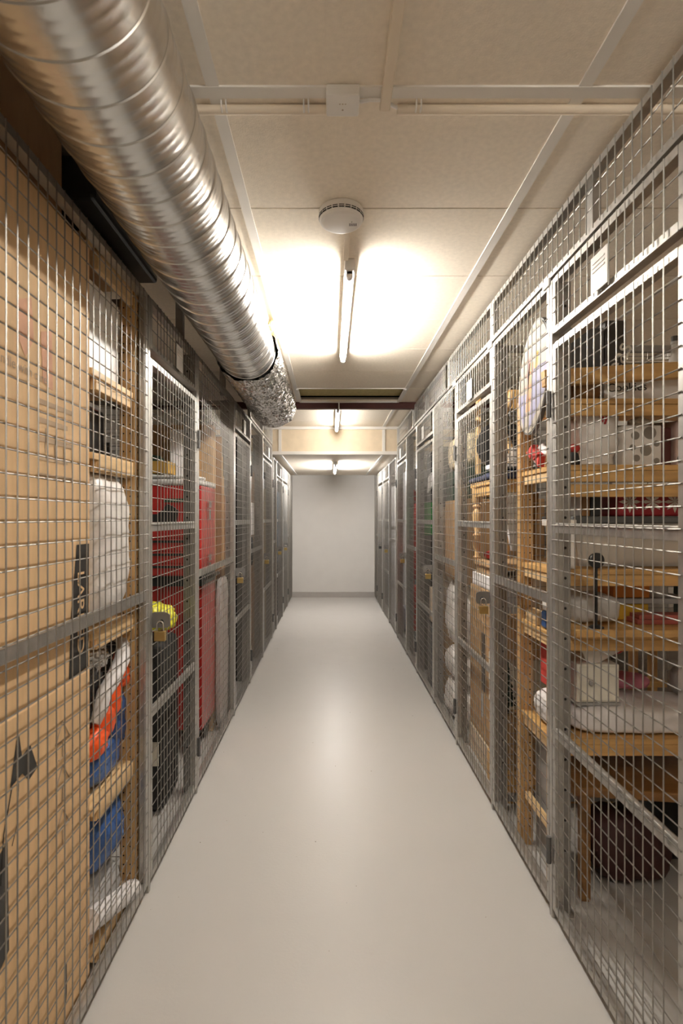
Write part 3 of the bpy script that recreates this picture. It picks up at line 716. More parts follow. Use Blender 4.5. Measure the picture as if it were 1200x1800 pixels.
# black suitcase with hi-vis vest
t = thing('suitcase', 'large black suitcase on the floor behind the nearest left door', 'suitcase', (-.95, 2.56, 0))
mb = MB(); mb.box(-1.16, -.775, 2.44, 2.71, .02, .80, .03); mb.build('shell', M_black, t, 60)
mb = MB(); mb.tube([(-1.05, 2.53, .80), (-1.05, 2.53, .835), (-.9, 2.53, .835), (-.9, 2.53, .80)], .009, 8); mb.build('grip', M_blackpl, t, 60)
for x in (-1.10, -.83):
    for y in (2.49, 2.66):
        mb = MB(); mb.lathe((x - .01, y, .022), [(.02, 0), (.022, .004), (.022, .016), (.02, .02)], 12, 'X'); mb.build('wheel', M_blackpl, t)
mb = MB(); mb.box(-1.10, -.793, 2.436, 2.4395, .235, .345); o = mb.build('luggage_label', M_cream, t)
mb = MB()
for k in range(9): mb.box(-1.08 + .03 * k, -1.06 + .03 * k, 2.4350, 2.4362, .26 + .012 * (k * 5 % 4), .27 + .012 * (k * 5 % 4))
mb.build('label_print', M_ink, o)
mb = MB(); mb.blob((-.87, 2.53, .905), (.26, .22, .135), 2.3, .03, 12, 71, 5); one('hi_vis_vest', mb, M_yellow, 'bundled yellow hi-vis vest on top of the black suitcase', 'vest', None, 180)
mb = MB(); mb.blob((-1.37, 2.40, .36), (.30, .30, .72), 3.5, .03, 8, 72, 4); one('black_bag', mb, M_black, 'tall black bag beside the suitcase in the second left store', 'bag', None, 180)
mb = MB(); mb.box(-1.99, -1.50, 2.2, 3.4, 0, 1.75, .01); one('dark_cupboard', mb, M_darkgrey, 'dark cupboard against the wall of the second left store', 'cupboard')

# ------------------------------------------------------------------ left stores further back
mb = MB(); mb.box(-.80, -.745, 4.45, 4.62, 0, 2.05, .01); one('dark_board', mb, M_black, 'tall black board standing beside the brown wardrobe', 'board')
t = thing('wardrobe', 'narrow brown wooden wardrobe behind the left fence', 'wardrobe', (-1.0, 4.93, 0))
mb = MB(); mb.box(-1.35, -.76, 4.70, 5.18, 0, 1.85, .004); mb.build('carcass', wood('walnut', (0.17, 0.085, 0.038), 2), t)
mb = MB(); mb.box(-.760, -.742, 4.71, 5.17, .08, 1.83, .003); d = mb.build('door_leaf', wood('walnut_door', (0.20, 0.10, 0.045), 2), t)
mb = MB(); mb.lathe((-.742, 4.75, 1.03), [(.006, 0), (.014, .012), (.010, .022)], 12, 'X'); mb.build('knob', M_brass, d, 50)
mb = MB(); mb.box(-.738, -.730, 4.76, 5.05, 1.22, 1.52, .001); one('paper_sheet', mb, M_cloth, 'white paper sheets pinned on the brown wardrobe', 'paper')
mb = MB(); mb.blob((-.72, 4.80, 1.08), (.03, .16, .26), 3, .01, 12, 81, 4); one('black_coat', mb, M_black, 'small black garment hanging in front of the wardrobe', 'coat', None, 180)
mb = MB(); mb.blob((-.80, 4.56, .42), (.08, .16, .40), 3, .02, 12, 82, 4); one('blue_cloth', mb, mat('slate_blue', (0.10, 0.13, 0.19), .8), 'slate blue cloth bundle between black board and wardrobe', 'cloth', None, 180)
t = thing('framed_picture', 'pale framed picture behind the second left door', 'picture', (-1.15, 4.2, 1.38))
mb = MB(); mb.box(-1.34, -.90, 4.30, 4.325, 1.42, 1.66, .003); mb.build('frame', M_beige, t)
mb = MB(); mb.box(-1.32, -.92, 4.297, 4.30, 1.44, 1.64); mb.build('print', mat('dull_print', (0.28, 0.20, 0.17), .6, var=.4, scale=9), t)
t = thing('metal_shelving', 'dark metal shelving in the third left store', 'shelf', (-1.4, 4.2, 0))
for x in (-1.85, -.86):
    for y in (3.80, 4.36):
        mb = MB(); mb.box(x, x + .03, y, y + .03, 0, 2.0); mb.build('leg', M_post, t)
for z in (.12, .52, .92, 1.40, 1.80):
    mb = MB(); mb.box(-1.84, -.84, 3.81, 4.38, z - .02, z); mb.build('board', M_darkgrey, t)
def fill(items):
    for nm, lab, cat, m, b in items:
        mb = MB(); mb.box(*b, .006); one(nm, mb, m, lab, cat)
fill([
    ('carton', 'dark brown carton on the bottom shelf behind second left door', 'box', M_card2, (-1.5, -.95, 3.86, 4.30, .121, .45)),
    ('storage_crate', 'dark grey crate on the metal shelving at knee height', 'crate', M_darkgrey, (-1.55, -.92, 3.86, 4.30, .521, .85)),
    ('storage_crate', 'grey crate at chest height on the metal shelving', 'crate', M_greybox, (-1.45, -.95, 3.88, 4.28, .921, 1.25)),
    ('storage_crate', 'black crate on the top shelf of the metal shelving', 'crate', M_blackpl, (-1.5, -1.0, 3.88, 4.28, 1.801, 1.99)),
    ('grey_cupboard', 'grey cupboard behind the third left door', 'cupboard', M_greybox, (-1.7, -.86, 5.36, 5.95, 0, 1.9)),
    ('dark_cupboard', 'dark cupboard behind the first far panel on the left', 'cupboard', M_darkgrey, (-1.6, -.80, 6.3, 6.52, 0, 1.85)),
    ('wood_sheet', 'pale wood sheet leaning behind the far left panel', 'board', M_card3, (-.785, -.745, 6.20, 6.29, 0, 1.72)),
    ('blue_board', 'grey-blue panel standing behind the farthest left door', 'board', mat('grey_blue', (0.14, 0.18, 0.22), .4), (-.80, -.745, 7.45, 8.1, .75, 1.75)),
    ('dark_cupboard', 'low dark cupboard behind the fourth left door', 'cupboard', M_darkgrey, (-1.5, -.80, 6.62, 7.30, 0, 1.95)),
    ('grey_cupboard', 'grey cupboard beside the end wall on the left', 'cupboard', M_greybox, (-1.5, -.80, 8.28, 9.10, 0, 1.9)),
    ('dark_cupboard', 'dark cupboard under the grey-blue panel on the left', 'cupboard', M_darkgrey, (-1.5, -.745, 7.45, 8.1, 0, .749)),
])
mb = MB(); mb.box(-.80, -.715, 5.40, 5.72, 0, .60, .006); one('carton', mb, M_greybox, 'narrow grey carton under the pale blue bag behind third left door', 'box')
mb = MB(); mb.blob((-.755, 5.62, .96), (.10, .20, .22), 2.6, .03, 10, 91, 4); one('khaki_cloth', mb, mat('khaki', (0.30, 0.27, 0.19), .8), 'khaki cloth bundle behind the third left door', 'cloth', None, 180)
mb = MB(); mb.blob((-.755, 5.50, .72), (.08, .16, .22), 2.6, .03, 10, 92, 4); one('blue_bag', mb, mat('pale_blue_bag', (0.20, 0.28, 0.34), .6), 'pale blue bag under the khaki cloth behind third left door', 'bag', None, 180)

# ------------------------------------------------------------------ right store, nearest: pine shelving along the partition
SX0, SX1, SY0, SY1 = .802, 1.90, 1.925, 2.275
ZS = (1.815, 1.573, 1.192, .955, .572)
sr = shelf_unit('pine_shelving', 'pine shelving full of household things behind the nearest right door', SX0, SX1, SY0, SY1, ZS, 1.872, 'R')
mb = MB(); mb.box(SX0 + .054, SX1 - .054, SY0 + .004, SY0 + .026, 1.456, 1.502, .003); mb.build('lower_rail', M_pineX, sr)
m = frame_mtx((1.27, 1.935, 1.915), (1, 0, .062), (0, 1, 0))
mb = MB(); mb.box(-.50, .52, -.03, .005, -.029, .029, .003, m); one('pine_batten', mb, M_pineX, 'knotty pine batten lying slanted across the shelving posts on the right', 'batten')
# top shelf
t = thing('black_gift_bag', 'dark bag with looped lettering on the top pine shelf', 'bag', (1.05, 2.10, 1.816))
mb = MB(); mb.box(.93, 1.065, 2.06, 2.20, 1.816, 2.12, .006); mb.build('bag', M_darkgrey, t)
mb = MB(); mb.box(1.075, 1.16, 2.075, 2.15, 1.816, 2.155, .006, Matrix.Translation((0, 0, 0))); mb.build('bag_front', mat('dark_brown_card', (.05, .04, .033), .5), t)
text('lettering', 'fleas', .10, frame_mtx((1.12, 2.0735, 1.985), (.45, 0, 1), (-1, 0, .45)), M_beige, t, .0006)
t = carton('cookie_box', 'flat white box marked Cookies on the top pine shelf', M_white, 1.02, 1.30, 1.975, 2.05, 1.816, 1.905)
text('lettering', 'Cookies', .044, frame_mtx((1.105, 1.9735, 1.866), (1, 0, .05), (-.05, 0, 1)), M_ink, t, .0004)
mb = MB(); mb.lathe((1.345, 2.02, 1.816), [(.032, 0), (.036, .004), (.036, .075), (.030, .09), (.030, .10)], 20); one('glass_jar', mb, M_glass, 'glass jar beside the cookie box on the top pine shelf', 'jar', None, 40)
mb = MB(); mb.box(1.40, 1.55, 1.98, 2.14, 1.816, 1.93, .01); one('dark_tin', mb, M_teal, 'dark tin at the right of the top pine shelf', 'tin')
mb = MB(); mb.lathe((.955, 1.99, 1.816), [(.035, 0), (.055, .02), (.06, .055), (.05, .056), (.03, .02)], 18); one('brown_bowl', mb, M_brown, 'small brown bowl at the left of the top pine shelf', 'bowl', None, 40)
t = thing('glass_bottle', 'clear glass bottle with wire stopper on the top pine shelf', 'bottle', (1.365, 2.10, 1.816))
mb = MB(); mb.lathe((1.365, 2.10, 1.816), [(.03, 0), (.034, .01), (.034, .15), (.014, .21), (.012, .25), (.015, .252), (.015, .262)], 18); mb.build('glass', M_glass, t, 40)
mb = MB(); mb.lathe((1.365, 2.10, 2.079), [(.013, 0), (.013, .02)], 12); mb.build('stopper', M_darkgrey, t)
mb = MB(); mb.tube([(1.07, 2.22, 2.03), (1.60, 2.22, 2.035)], .011, 10); mb.box(1.085, 1.105, 2.21, 2.23, 1.816, 2.03).box(1.55, 1.57, 2.21, 2.23, 1.816, 2.03); one('ribbed_rail', mb, M_chrome, 'ribbed silver rail at the back of the top pine shelf', 'rail', None, 50)
mb = MB(); mb.box(1.10, 1.54, 2.205, 2.208, 1.86, 2.01); one('slatted_board', mb, wood('slat_wood', (.28, .2, .12), 0), 'brown slatted board under the silver rail on the top shelf', 'board')
# second shelf
z = 1.574
t = thing('ceramic_pot', 'big glossy white pot with red motif on the second pine shelf', 'pot', (1.01, 2.06, z))
mb = MB(); mb.lathe((1.01, 2.07, z), [(.075, 0), (.085, .01), (.082, .035), (.095, .06), (.102, .09), (.096, .13), (.100, .17), (.104, .192), (.098, .208), (.06, .214)], 36); mb.build('pot', M_whitegl, t, 50)
mb = MB()
for a in (1.22, 1.30, 1.38):
    an = -PI * a / 2.6; r = .1015
    mb.tube([(1.01 + r * math.cos(an + d * .12), 2.07 + r * math.sin(an + d * .12), z + .185 + .03 * math.sin(d * 3 + a * 9)) for d in (0, .3, .6, 1.0)], .004, 6)
mb.build('red_motif', M_reddot, t)
t = thing('dotted_box', 'white box with grey polka dots on the second pine shelf', 'box', (1.19, 2.04, z))
mb = MB(); mb.box(1.10, 1.245, 1.99, 2.08, z, z + .155, .006); mb.build('body', M_whitegl, t)
mb = MB()
for dx, dz, r in ((.045, .115, .016), (.10, .125, .024), (.035, .07, .012), (.085, .06, .022), (.05, .03, .013), (.125, .085, .012), (.125, .02, .011)): mb.lathe((1.10 + dx, 1.9894, z + dz), [(r, 0), (r, .0006)], 20, 'Y')
mb.build('dots', M_dot, t)
mb = MB(); mb.blob((1.18, 2.03, z + .172), (.09, .06, .04), 2.2, .015, 30, 101, 3); mb.build('ribbon', M_beige, t)
t = thing('floral_box', 'pale pink box with red flowers on the second pine shelf', 'box', (1.36, 2.05, z))
mb = MB(); mb.box(1.305, 1.47, 2.0, 2.12, z, z + .175, .008); mb.build('body', M_pinkbox, t)
mb = MB()
for dx, dz, r in ((.05, .09, .016), (.08, .07, .012), (.10, .11, .014)): mb.lathe((1.305 + dx, 1.9992, z + dz), [(r, 0), (r, .0008)], 10, 'Y')
mb.build('flowers', M_reddot, t)
mb = MB()
for dx, dz, r in ((.03, .06, .018), (.06, .13, .014), (.09, .035, .022), (.02, .03, .016)): mb.lathe((1.305 + dx, 1.9994, z + dz), [(r, 0), (r, .0006)], 8, 'Y')
mb.build('leaves', M_dkgreen, t)
mb = MB(); mb.box(1.255, 1.30, 2.02, 2.16, z, z + .15, .004); one('brown_book', mb, mat('maroon_cover', (.12, .03, .025), .5), 'dark maroon book between dotted box and floral box', 'book')
t = thing('ornament', 'small figure with red cap beside the white pot', 'ornament', (.905, 1.98, z))
mb = MB(); mb.lathe((.905, 1.98, z), [(.022, 0), (.026, .01), (.020, .045), (.012, .05)], 14); mb.build('body', M_black, t, 50)
mb = MB(); mb.blob((.91, 1.98, z + .065), (.045, .04, .036), 2, 0, 1, 0, 2); mb.build('cap', M_redcl, t, 180)
t = thing('folded_napkin', 'red and white folded cloth star at the corner of the second shelf', 'cloth', (.85, 2.13, z))
mb = MB(); mb.blob((.855, 2.13, z + .055), (.085, .17, .11), 1.25, .012, 20, 102, 4); mb.build('white_cloth', M_cloth, t, 180)
for y0_, z0_, y1_, z1_, y2_, z2_ in ((2.19, .075, 2.13, .10, 2.15, .045), (2.13, .085, 2.07, .055, 2.12, .035), (2.10, .03, 2.06, .045, 2.07, .004)):
    mb = MB(); mb.prism([(y0_, z + z0_), (y1_, z + z1_), (y2_, z + z2_)], .809, .835, 'X'); mb.build('red_fold', M_redcl, t)
mb = MB(); mb.blob((.91, 2.02, z + .09), (.07, .06, .18), 3.5, .01, 14, 103, 4); one('cloth_bag', mb, M_pinkbox, 'pale cloth bag standing behind the red and white cloth star', 'bag', None, 180)
mb = MB(); mb.tube([(1.09, 2.12, z + .165), (1.56, 2.14, z + .20)], .006, 8); mb.box(1.12, 1.50, 2.14, 2.18, z, z + .17, .003); one('white_tray', mb, M_beige, 'pale tray standing behind the dotted box', 'tray')
# third shelf
z = 1.193
t = thing('storage_bin', 'long clear plastic storage bin on the third pine shelf', 'bin', (1.20, 2.08, z))
mb = MB(); mb.prism([(.93, z + .005), (1.60, z + .005), (1.62, z + .165), (.91, z + .165)], 1.98, 2.25, 'Y'); mb.build('bin', M_clear, t)
mb = MB(); mb.box(.90, 1.63, 1.965, 2.262, z + .166, z + .192, .005); mb.build('lid', M_darkgrey, t)
mb = MB(); mb.box(.95, 1.58, 2.0, 2.23, z + .012, z + .12, .02); one('folded_linen', mb, mat('beige_linen', (.50, .40, .29), .85, bump=.2, bscale=40), 'beige linen inside the clear storage bin', 'linen')
mb = MB(); mb.prism([(1.94, z), (2.08, z), (2.10, z + .155), (1.93, z + .155)], .858, .893, 'X').box(.845, .896, 1.915 + .012, 2.12, z + .155, z + .180, .003); one('white_bucket', mb, M_whitegl, 'tall white plastic container at the corridor end of third shelf', 'container')
t = thing('snowflake_bag', 'red gift bag with white snowflakes on the storage bin lid', 'bag', (1.25, 2.06, z + .193))
mb = MB(); mb.box(1.085, 1.52, 2.0, 2.13, z + .193, z + .300, .006); mb.build('bag', mat('crimson_paper', (.30, .012, .018), .5), t)
mb = MB()
for k in range(5):
    cx, cz = 1.13 + .085 * k, z + .247
    for a in range(8):
        an = a * PI / 4; ca, sa = math.cos(an), math.sin(an); L = .042
        mb.prism([(cx, cz), (cx + L * .6 * math.cos(an + .28), cz + L * .6 * math.sin(an + .28)), (cx + L * ca, cz + L * sa), (cx + L * .6 * math.cos(an - .28), cz + L * .6 * math.sin(an - .28))], 1.9985, 2.0002, 'Y')
mb.build('snowflakes', M_beige, t)
for k, (x0, x1, m_, c) in enumerate(((.905, .955, M_greybox, 'grey'), (.958, .99, M_brown, 'brown'), (.993, 1.03, M_blackpl, 'black'))):
    mb = MB(); mb.box(x0, x1, 2.02, 2.16, z + .193, z + .30 - .006 * k, .003); one('book', mb, m_, '%s book upright on the storage bin lid' % c, 'book', 'books on the storage bin lid')
mb = MB(); mb.box(.862, 1.62, 1.862, 2.20, .957, .985, .004); one('loose_board', mb, M_pineX, 'wide pine board laid on the fourth shelf, standing out in front', 'board')
t = thing('round_mirror', 'small black round mirror on a stem standing on the wide pine board', 'mirror', (.95, 1.895, .986))
mb = MB(); mb.lathe((.950, 1.886, 1.227), [(.022, 0), (.028, .004), (.028, .010), (.022, .014)], 28, 'Y'); mb.build('disc', M_blackpl, t, 40)
mb = MB(); mb.tube([(.950, 1.894, 1.20), (.950, 1.894, .99)], .005, 8); mb.build('stem', M_blackpl, t, 60)
mb = MB(); mb.lathe((.950, 1.894, .986), [(.026, 0), (.026, .004), (.008, .012)], 20); mb.build('foot', M_blackpl, t, 40)
# fourth shelf
z = .986
mb = MB(); mb.blob((.975, 2.02, z + .055), (.20, .18, .105), 4, .012, 12, 111, 4); one('wrapped_pack', mb, M_wrap, 'soft pack in white plastic on the fourth pine shelf', 'packet', None, 180)
for k, (x0, x1, z0, z1, m_, lab) in enumerate(((1.105, 1.225, z, z + .062, M_ochre, 'ochre box on the fourth pine shelf under an orange box'), (1.09, 1.23, z + .085, z + .15, M_orangec, 'orange box stacked above the ochre box on fourth shelf'))):
    mb = MB(); mb.box(x0, x1, 2.04, 2.20, z0, z1, .003); one('card_box', mb, m_, lab, 'box')
mb = MB(); mb.box(1.07, 1.40, 2.03, 2.22, z + .063, z + .084, .003); one('grey_tray', mb, M_greybox, 'thin grey tray between ochre and orange boxes', 'tray')
mb = MB(); mb.box(1.13, 1.36, 1.95, 2.025, z, z + .018, .002).box(1.14, 1.35, 1.955, 2.02, z + .0185, z + .034, .002); one('red_books', mb, mat('brick_red_cover', (.36, .09, .07), .5), 'flat brick red books at the front of the fourth shelf', 'book')
mb = MB(); mb.lathe((1.285, 2.10, z + .085), [(.042, 0), (.045, .005), (.045, .05), (.036, .062), (.036, .07)], 22); one('glass_jar', mb, M_glass, 'wide glass jar on the grey tray of the fourth shelf', 'jar', None, 40)
mb = MB(); mb.box(1.41, 1.54, 2.02, 2.18, z, z + .19, .004); one('teal_box', mb, M_teal, 'dark teal box at the right of the fourth shelf', 'box')
t = thing('spray_bottle', 'blue and white bottle at the corridor end of the fourth shelf', 'bottle', (.835, 2.03, z - .029))
mb = MB(); mb.box(.815, .855, 2.00, 2.055, z - .029, z + .036, .008); mb.build('label', mat('blue_label', (.03, .10, .30), .4), t)
mb = MB(); mb.box(.817, .853, 2.002, 2.053, z + .037, z + .096, .010); mb.build('bottle', M_whitegl, t)
mb = MB(); mb.box(.81, .85, 2.08, 2.20, z - .029, z + .02, .003); one('wood_block', mb, M_pineY, 'small pine block behind the blue and white bottle', 'block')
# fifth shelf
z = .573
mb = MB(); mb.blob((1.18, 2.075, z + .050), (.56, .26, .10), 5, .014, 7, 121, 5); one('folded_duvet', mb, M_cloth, 'long folded white duvet on the lowest pine shelf', 'bedding', None, 180)
t = thing('drawer_box', 'cream drawer box with knob standing on the white duvet', 'box', (1.02, 2.05, z + .10))
mb = MB(); mb.box(.925, 1.085, 1.99, 2.16, z + .112, z + .255, .004); mb.build('carcass', M_cream, t)
mb = MB(); mb.box(.935, 1.075, 1.984, 1.991, z + .120, z + .247, .002); d = mb.build('drawer', M_cream, t)
mb = MB(); mb.lathe((.975, 1.972, z + .19), [(.010, 0), (.012, .004), (.005, .012)], 12, 'Y'); mb.build('knob', M_greybox, d, 50)
mb = MB(); mb.box(.922, 1.088, 1.985, 2.165, z + .102, z + .1115); mb.build('base', M_greybox, t)
mb = MB(); mb.blob((.862, 2.06, z + .065), (.10, .24, .13), 2.3, .012, 10, 122, 5); one('white_pillow', mb, M_cloth, 'white pillow on the corridor end of the lowest pine shelf', 'pillow', None, 180)
mb = MB(); mb.blob((1.13, 2.19, z + .305), (.20, .10, .14), 2.4, .02, 10, 123, 4); mb2 = MB()
one('red_cushion', mb, M_redcl, 'red cushion wedged at the back under the fourth shelf', 'cushion', None, 180)
mb = MB(); mb.box(-.065, .065, -.004, .004, -.055, .055, .002, Matrix.Translation((1.02, 2.02, z + .315)) @ Matrix.Rotation(-.5, 4, 'Y')); one('white_card', mb, M_whitegl, 'tilted white card box in front of the red cushion', 'box')
mb = MB(); mb.blob((1.20, 2.14, z + .15), (.16, .12, .06), 2.5, .01, 12, 124, 4); one('pink_cushion', mb, M_pink, 'dusty pink cushion lying behind the cream drawer box', 'cushion', None, 180)
t = thing('wooden_chair', 'slatted pine chair back among the bedding on the lowest shelf', 'chair', (1.32, 2.2, z))
for x in (1.255, 1.335):
    mb = MB(); mb.box(x, x + .028, 2.205, 2.235, z + .002, z + .36, .004); mb.build('back_slat', M_pineZ, t)
mb = MB(); mb.box(1.22, 1.40, 2.20, 2.24, z + .10, z + .125, .003); mb.build('seat_rail', M_pineX, t)
mb = MB(); mb.blob((1.43, 2.08, z + .16), (.15, .15, .13), 3.2, .008, 10, 125, 4); one('grey_cushion', mb, M_greycl, 'plump grey cushion at the right of the lowest shelf', 'cushion', None, 180)
mb = MB(); mb.lathe((1.36, 1.965, z), [(.034, 0), (.036, .004), (.036, .085), (.033, .088)], 22); one('olive_tin', mb, M_olive, 'olive and cream tin at the front of the lowest shelf', 'tin', None, 40)
t = carton('red_book_box', 'red slip box with white stripes under the fourth shelf end', M_redcl, .855, .885, 1.985, 2.16, z + .14, z + .345)
mb = MB()
for k in range(9): mb.box(.8540, .8552, 1.99, 2.06, z + .16 + .019 * k, z + .167 + .019 * k)
mb.build('stripes', M_beige, t)
# below the shelving
t = thing('low_table', 'dark brown low table in front of the pine shelving', 'table', (1.3, 2.05, 0))
R = Matrix.Translation((1.34, 1.965, 0)) @ Matrix.Rotation(-.13, 4, 'Z')
mb = MB(); mb.box(-.46, .25, -.14, .20, .385, .420, .006, R); mb.build('table_top', M_brown, t)
for x in (-.43, .19):
    for y in (-.12, .16):
        mb = MB(); mb.box(x, x + .035, y, y + .035, 0, .386, .003, R); mb.build('leg', M_brown, t)
mb = MB(); mb.blob((1.14, 2.05, .13), (.30, .22, .26), 3, .03, 9, 131, 4); one('maroon_bag', mb, mat('maroon_bag_cloth', (.045, .013, .011), .7, var=.3), 'maroon bag on the floor under the low brown table', 'bag', None, 180)
mb = MB(); mb.blob((1.40, 2.17, .16), (.19, .16, .32), 3, .03, 9, 132, 4); one('black_bag', mb, M_black, 'black bag on the floor under the low brown table', 'bag', None, 180)
carton('moving_box', 'tan box on the floor at the right end of the low table', M_card3, 1.62, 1.83, 2.02, 2.25, 0, .36)
mb = MB(); mb.box(.87, .885, 2.0, 2.24, .0, .48, .002); one('picture_frame', mb, M_greybox, 'grey framed panel leaning inside the shelving near the floor', 'picture')
mb = MB(); mb.box(.815, .835, 1.975, 2.22, .205, .235, .003); one('pine_strip', mb, M_pineY, 'loose pine slat low on the corridor end of the shelving', 'slat')

# oval printed board hanging on the mesh
def oval_board():
    t = thing('oval_board', 'oval board printed in pastel stripes hanging inside the right fence', 'board', (XR + .05, 2.09, 1.70))
    cy, cz, ry, rz, x0 = 2.085, 1.93, .155, .222, XR + .037
    def pt(a, k=1.0):
        u, w = ry * k * math.cos(a), rz * k * math.sin(a); c, s = math.cos(.22), math.sin(.22)
        return (cy + u * c + w * -s, cz + u * s * .3 + w * c)
    mb = MB(); mb.prism([pt(2 * PI * k / 64) for k in range(64)], x0 + .001, x0 + .016, 'X'); mb.build('rim', M_darkgrey, t)
    mb = MB(); mb.prism([pt(2 * PI * k / 64, .965) for k in range(64)], x0 - .001, x0 + .001, 'X'); mb.build('panel', mat('board_base', (.35, .31, .25), .5), t)
    def strip(u0, u1, w0, w1, m_, nm, d):
        mb = MB(); poly = []
        for i in range(17): poly.append((u0, w0 + (w1 - w0) * i / 16))
        for i in range(17): poly.append((u1, w1 + (w0 - w1) * i / 16))
        out = []
        for u, w in poly:
            lim = math.sqrt(max(0, 1 - u * u)); w = max(-lim, min(lim, w)); out.append((u * .955, w * .955))
        c, s = math.cos(.22), math.sin(.22)
        pl = [(cy + ry * u * c - rz * w * s, cz + ry * u * s * .3 + rz * w * c) for u, w in out]
        n = len(pl) // 2
        for i in range(n - 1):
            a, b, c2, d2 = pl[i], pl[i + 1], pl[len(pl) - 2 - i], pl[len(pl) - 1 - i]
            mb.add([(x0 - d, *a), (x0 - d, *b), (x0 - d, *c2), (x0 - d, *d2)], [(0, 1, 2, 3)])
        mb.build(nm, m_, t)
    strip(-.95, -.02, -.98, .18, M_lilac, 'lilac_print', .0014); strip(.30, .93, -.98, -.25, M_lilac, 'lilac_print', .0014)
    strip(-.02, .30, -.6, .30, M_peach, 'peach_print', .0017); strip(.22, .48, -.15, .55, M_rose, 'rose_print', .0017); strip(-.30, -.12, .15, .45, M_ochre, 'yellow_print', .0018)
oval_board()

# ------------------------------------------------------------------ right store, second
carton('carton', 'brown carton at the bottom of the stack behind the pine shelving', M_card2, .835, 1.35, 2.555, 2.80, .16, .42)
carton('white_carton', 'white carton behind the small artificial fir tree', M_cream, .835, 1.30, 2.64, 2.80, .421, .675)
carton('carton', 'brown carton on top of the white carton', M_card2, .835, 1.32, 2.60, 2.80, .676, .905)
mb = MB(); mb.box(.83, 1.36, 2.55, 2.81, 0, .159, .004); one('wooden_crate', mb, M_pineX, 'low wooden crate under the carton stack', 'crate')
t = thing('fir_tree', 'small black artificial fir tree in front of the white carton', 'artificial tree', (.862, 2.58, .421))
mb = MB()
for k in range(7): mb.lathe((.866, 2.592, .47 + .028 * k), [(.044 - .0055 * k, 0), (.03 - .004 * k, .012), (.006, .042)], 9)
mb.build('branches', M_fir, t)
mb = MB(); mb.tube([(.866, 2.592, .4215), (.866, 2.592, .49)], .006, 6); mb.build('trunk', M_black, t)
mb = MB(); mb.prism([(.842, .906), (.95, .906), (.94, 1.03), (.86, 1.045), (.845, 1.0)], 2.61, 2.78, 'Y'); one('grey_bag', mb, M_greycl, 'grey zipped bag on the carton stack behind the shelving', 'bag')
carton('carton', 'pale carton with printed signs above the grey bag', M_card3, .975, 1.32, 2.61, 2.80, .906, 1.14)
mb = MB(); mb.prism([(.835, 1.50), (.95, 1.50), (.935, 1.32), (.915, 1.22), (.872, 1.22), (.85, 1.35)], 2.545, 2.57, 'Y'); one('white_paper_bag', mb, M_cloth, 'white tapered paper bag hanging behind the pine shelving', 'bag')
mb = MB(); mb.prism([(.965, 1.50), (1.00, 1.50), (.985, 1.145), (.965, 1.145)], 2.545, 2.585, 'Y'); one('trouser_press', mb, M_brown, 'dark brown board standing beside the white paper bag', 'board')
t = thing('turned_table', 'pine table with turned legs behind the second right door', 'table', (1.15, 2.95, 1.141))
mb = MB(); mb.box(.832, 1.07, 2.72, 3.16, 1.555, 1.58, .004); mb.build('table_top', M_pineX, t)
def turned(x, y, z0, z1):
    h = z1 - z0; pr = [(.016, 0), (.022, .02), (.013, .05), (.018, .12), (.026, .20), (.015, .30), (.024, .33), (.015, .36), (.021, .50), (.030, .62), (.016, .70), (.026, .735), (.016, .77), (.030, .80), (.030, 1.0)]
    return MB().lathe((x, y, z0), [(r, f * h) for r, f in pr], 16)
for x, y in ((.862, 2.755), (.862, 3.12), (1.035, 2.755), (1.035, 3.12)): turned(x, y, 1.141, 1.556).build('leg', M_turn, t, 50)
mb = MB(); mb.box(.842, 1.062, 2.735, 3.15, 1.50, 1.556, .003); mb.build('apron', M_pineX, t)
mb = MB(); mb.box(.826, 1.08, 2.71, 3.17, 1.581, 1.612, .012).blob((.95, 2.9, 1.615), (.2, .4, .03), 3, .01, 10, 141, 3); one('navy_blanket', mb, M_navy, 'navy blue blanket spread over the turned-leg table', 'blanket', None, 180)
t = thing('bentwood_chair', 'bentwood chair upside down on the navy blanket', 'chair', (1.1, 2.95, 1.63))
mb = MB(); mb.box(.845, .868, 3.05, 3.09, 1.632, 2.10, .004); mb.build('leg', M_turn, t)
mb = MB(); pts = [(.93 + .028 * math.sin(k * .9), 2.80, 1.64 + .045 * k) for k in range(10)]; mb.tube(pts, .016, 10); mb.build('back_bow', M_turn, t, 60)
mb = MB(); mb.lathe((.95, 2.93, 1.78), [(.12, 0), (.14, .006), (.14, .018), (.12, .024)], 28, 'Y'); mb.build('round_seat', M_blackpl, t, 40)
mb = MB(); mb.box(.83, .965, 2.73, 2.85, 1.634, 1.66, .006); one('white_cloth', mb, M_cloth, 'folded white cloth on the blanket edge behind the shelving', 'cloth')
mb = MB(); mb.box(.90, 1.10, 2.93, 2.97, 1.98, 2.09, .004); mb.build('top_rail', M_pineX, t)
t = thing('wire_basket', 'wire shelf with glassware behind the pine shelving', 'basket', (.97, 2.79, 1.634))
mb = MB()
for k in range(8): mb.tube([(.875, 2.73, 1.66 + .035 * k), (1.065, 2.73, 1.66 + .035 * k)], .002, 5)
for k in range(5): mb.tube([(.875 + .0475 * k, 2.73, 1.634), (.875 + .0475 * k, 2.73, 1.93)], .0025, 5)
mb.box(.875, 1.065, 2.73, 2.85, 1.634, 1.645); mb.build('wires', M_darkgrey, t)
for k, (x, hh) in enumerate(((.91, .07), (.97, .10), (1.03, .06))):
    mb = MB(); mb.lathe((x, 2.79, 1.646), [(.022, 0), (.028, .01), (.03, hh)], 14); one('glass_jar', mb, M_glass, '%s glass in the wire basket behind the shelving' % ['left', 'middle', 'right'][k], 'glass', 'glasses in the wire basket', 40)
t = carton('tall_carton', 'tall brown carton with black print strip behind the second right door', M_card2, .845, 1.35, 2.815, 3.20, .15, .985)
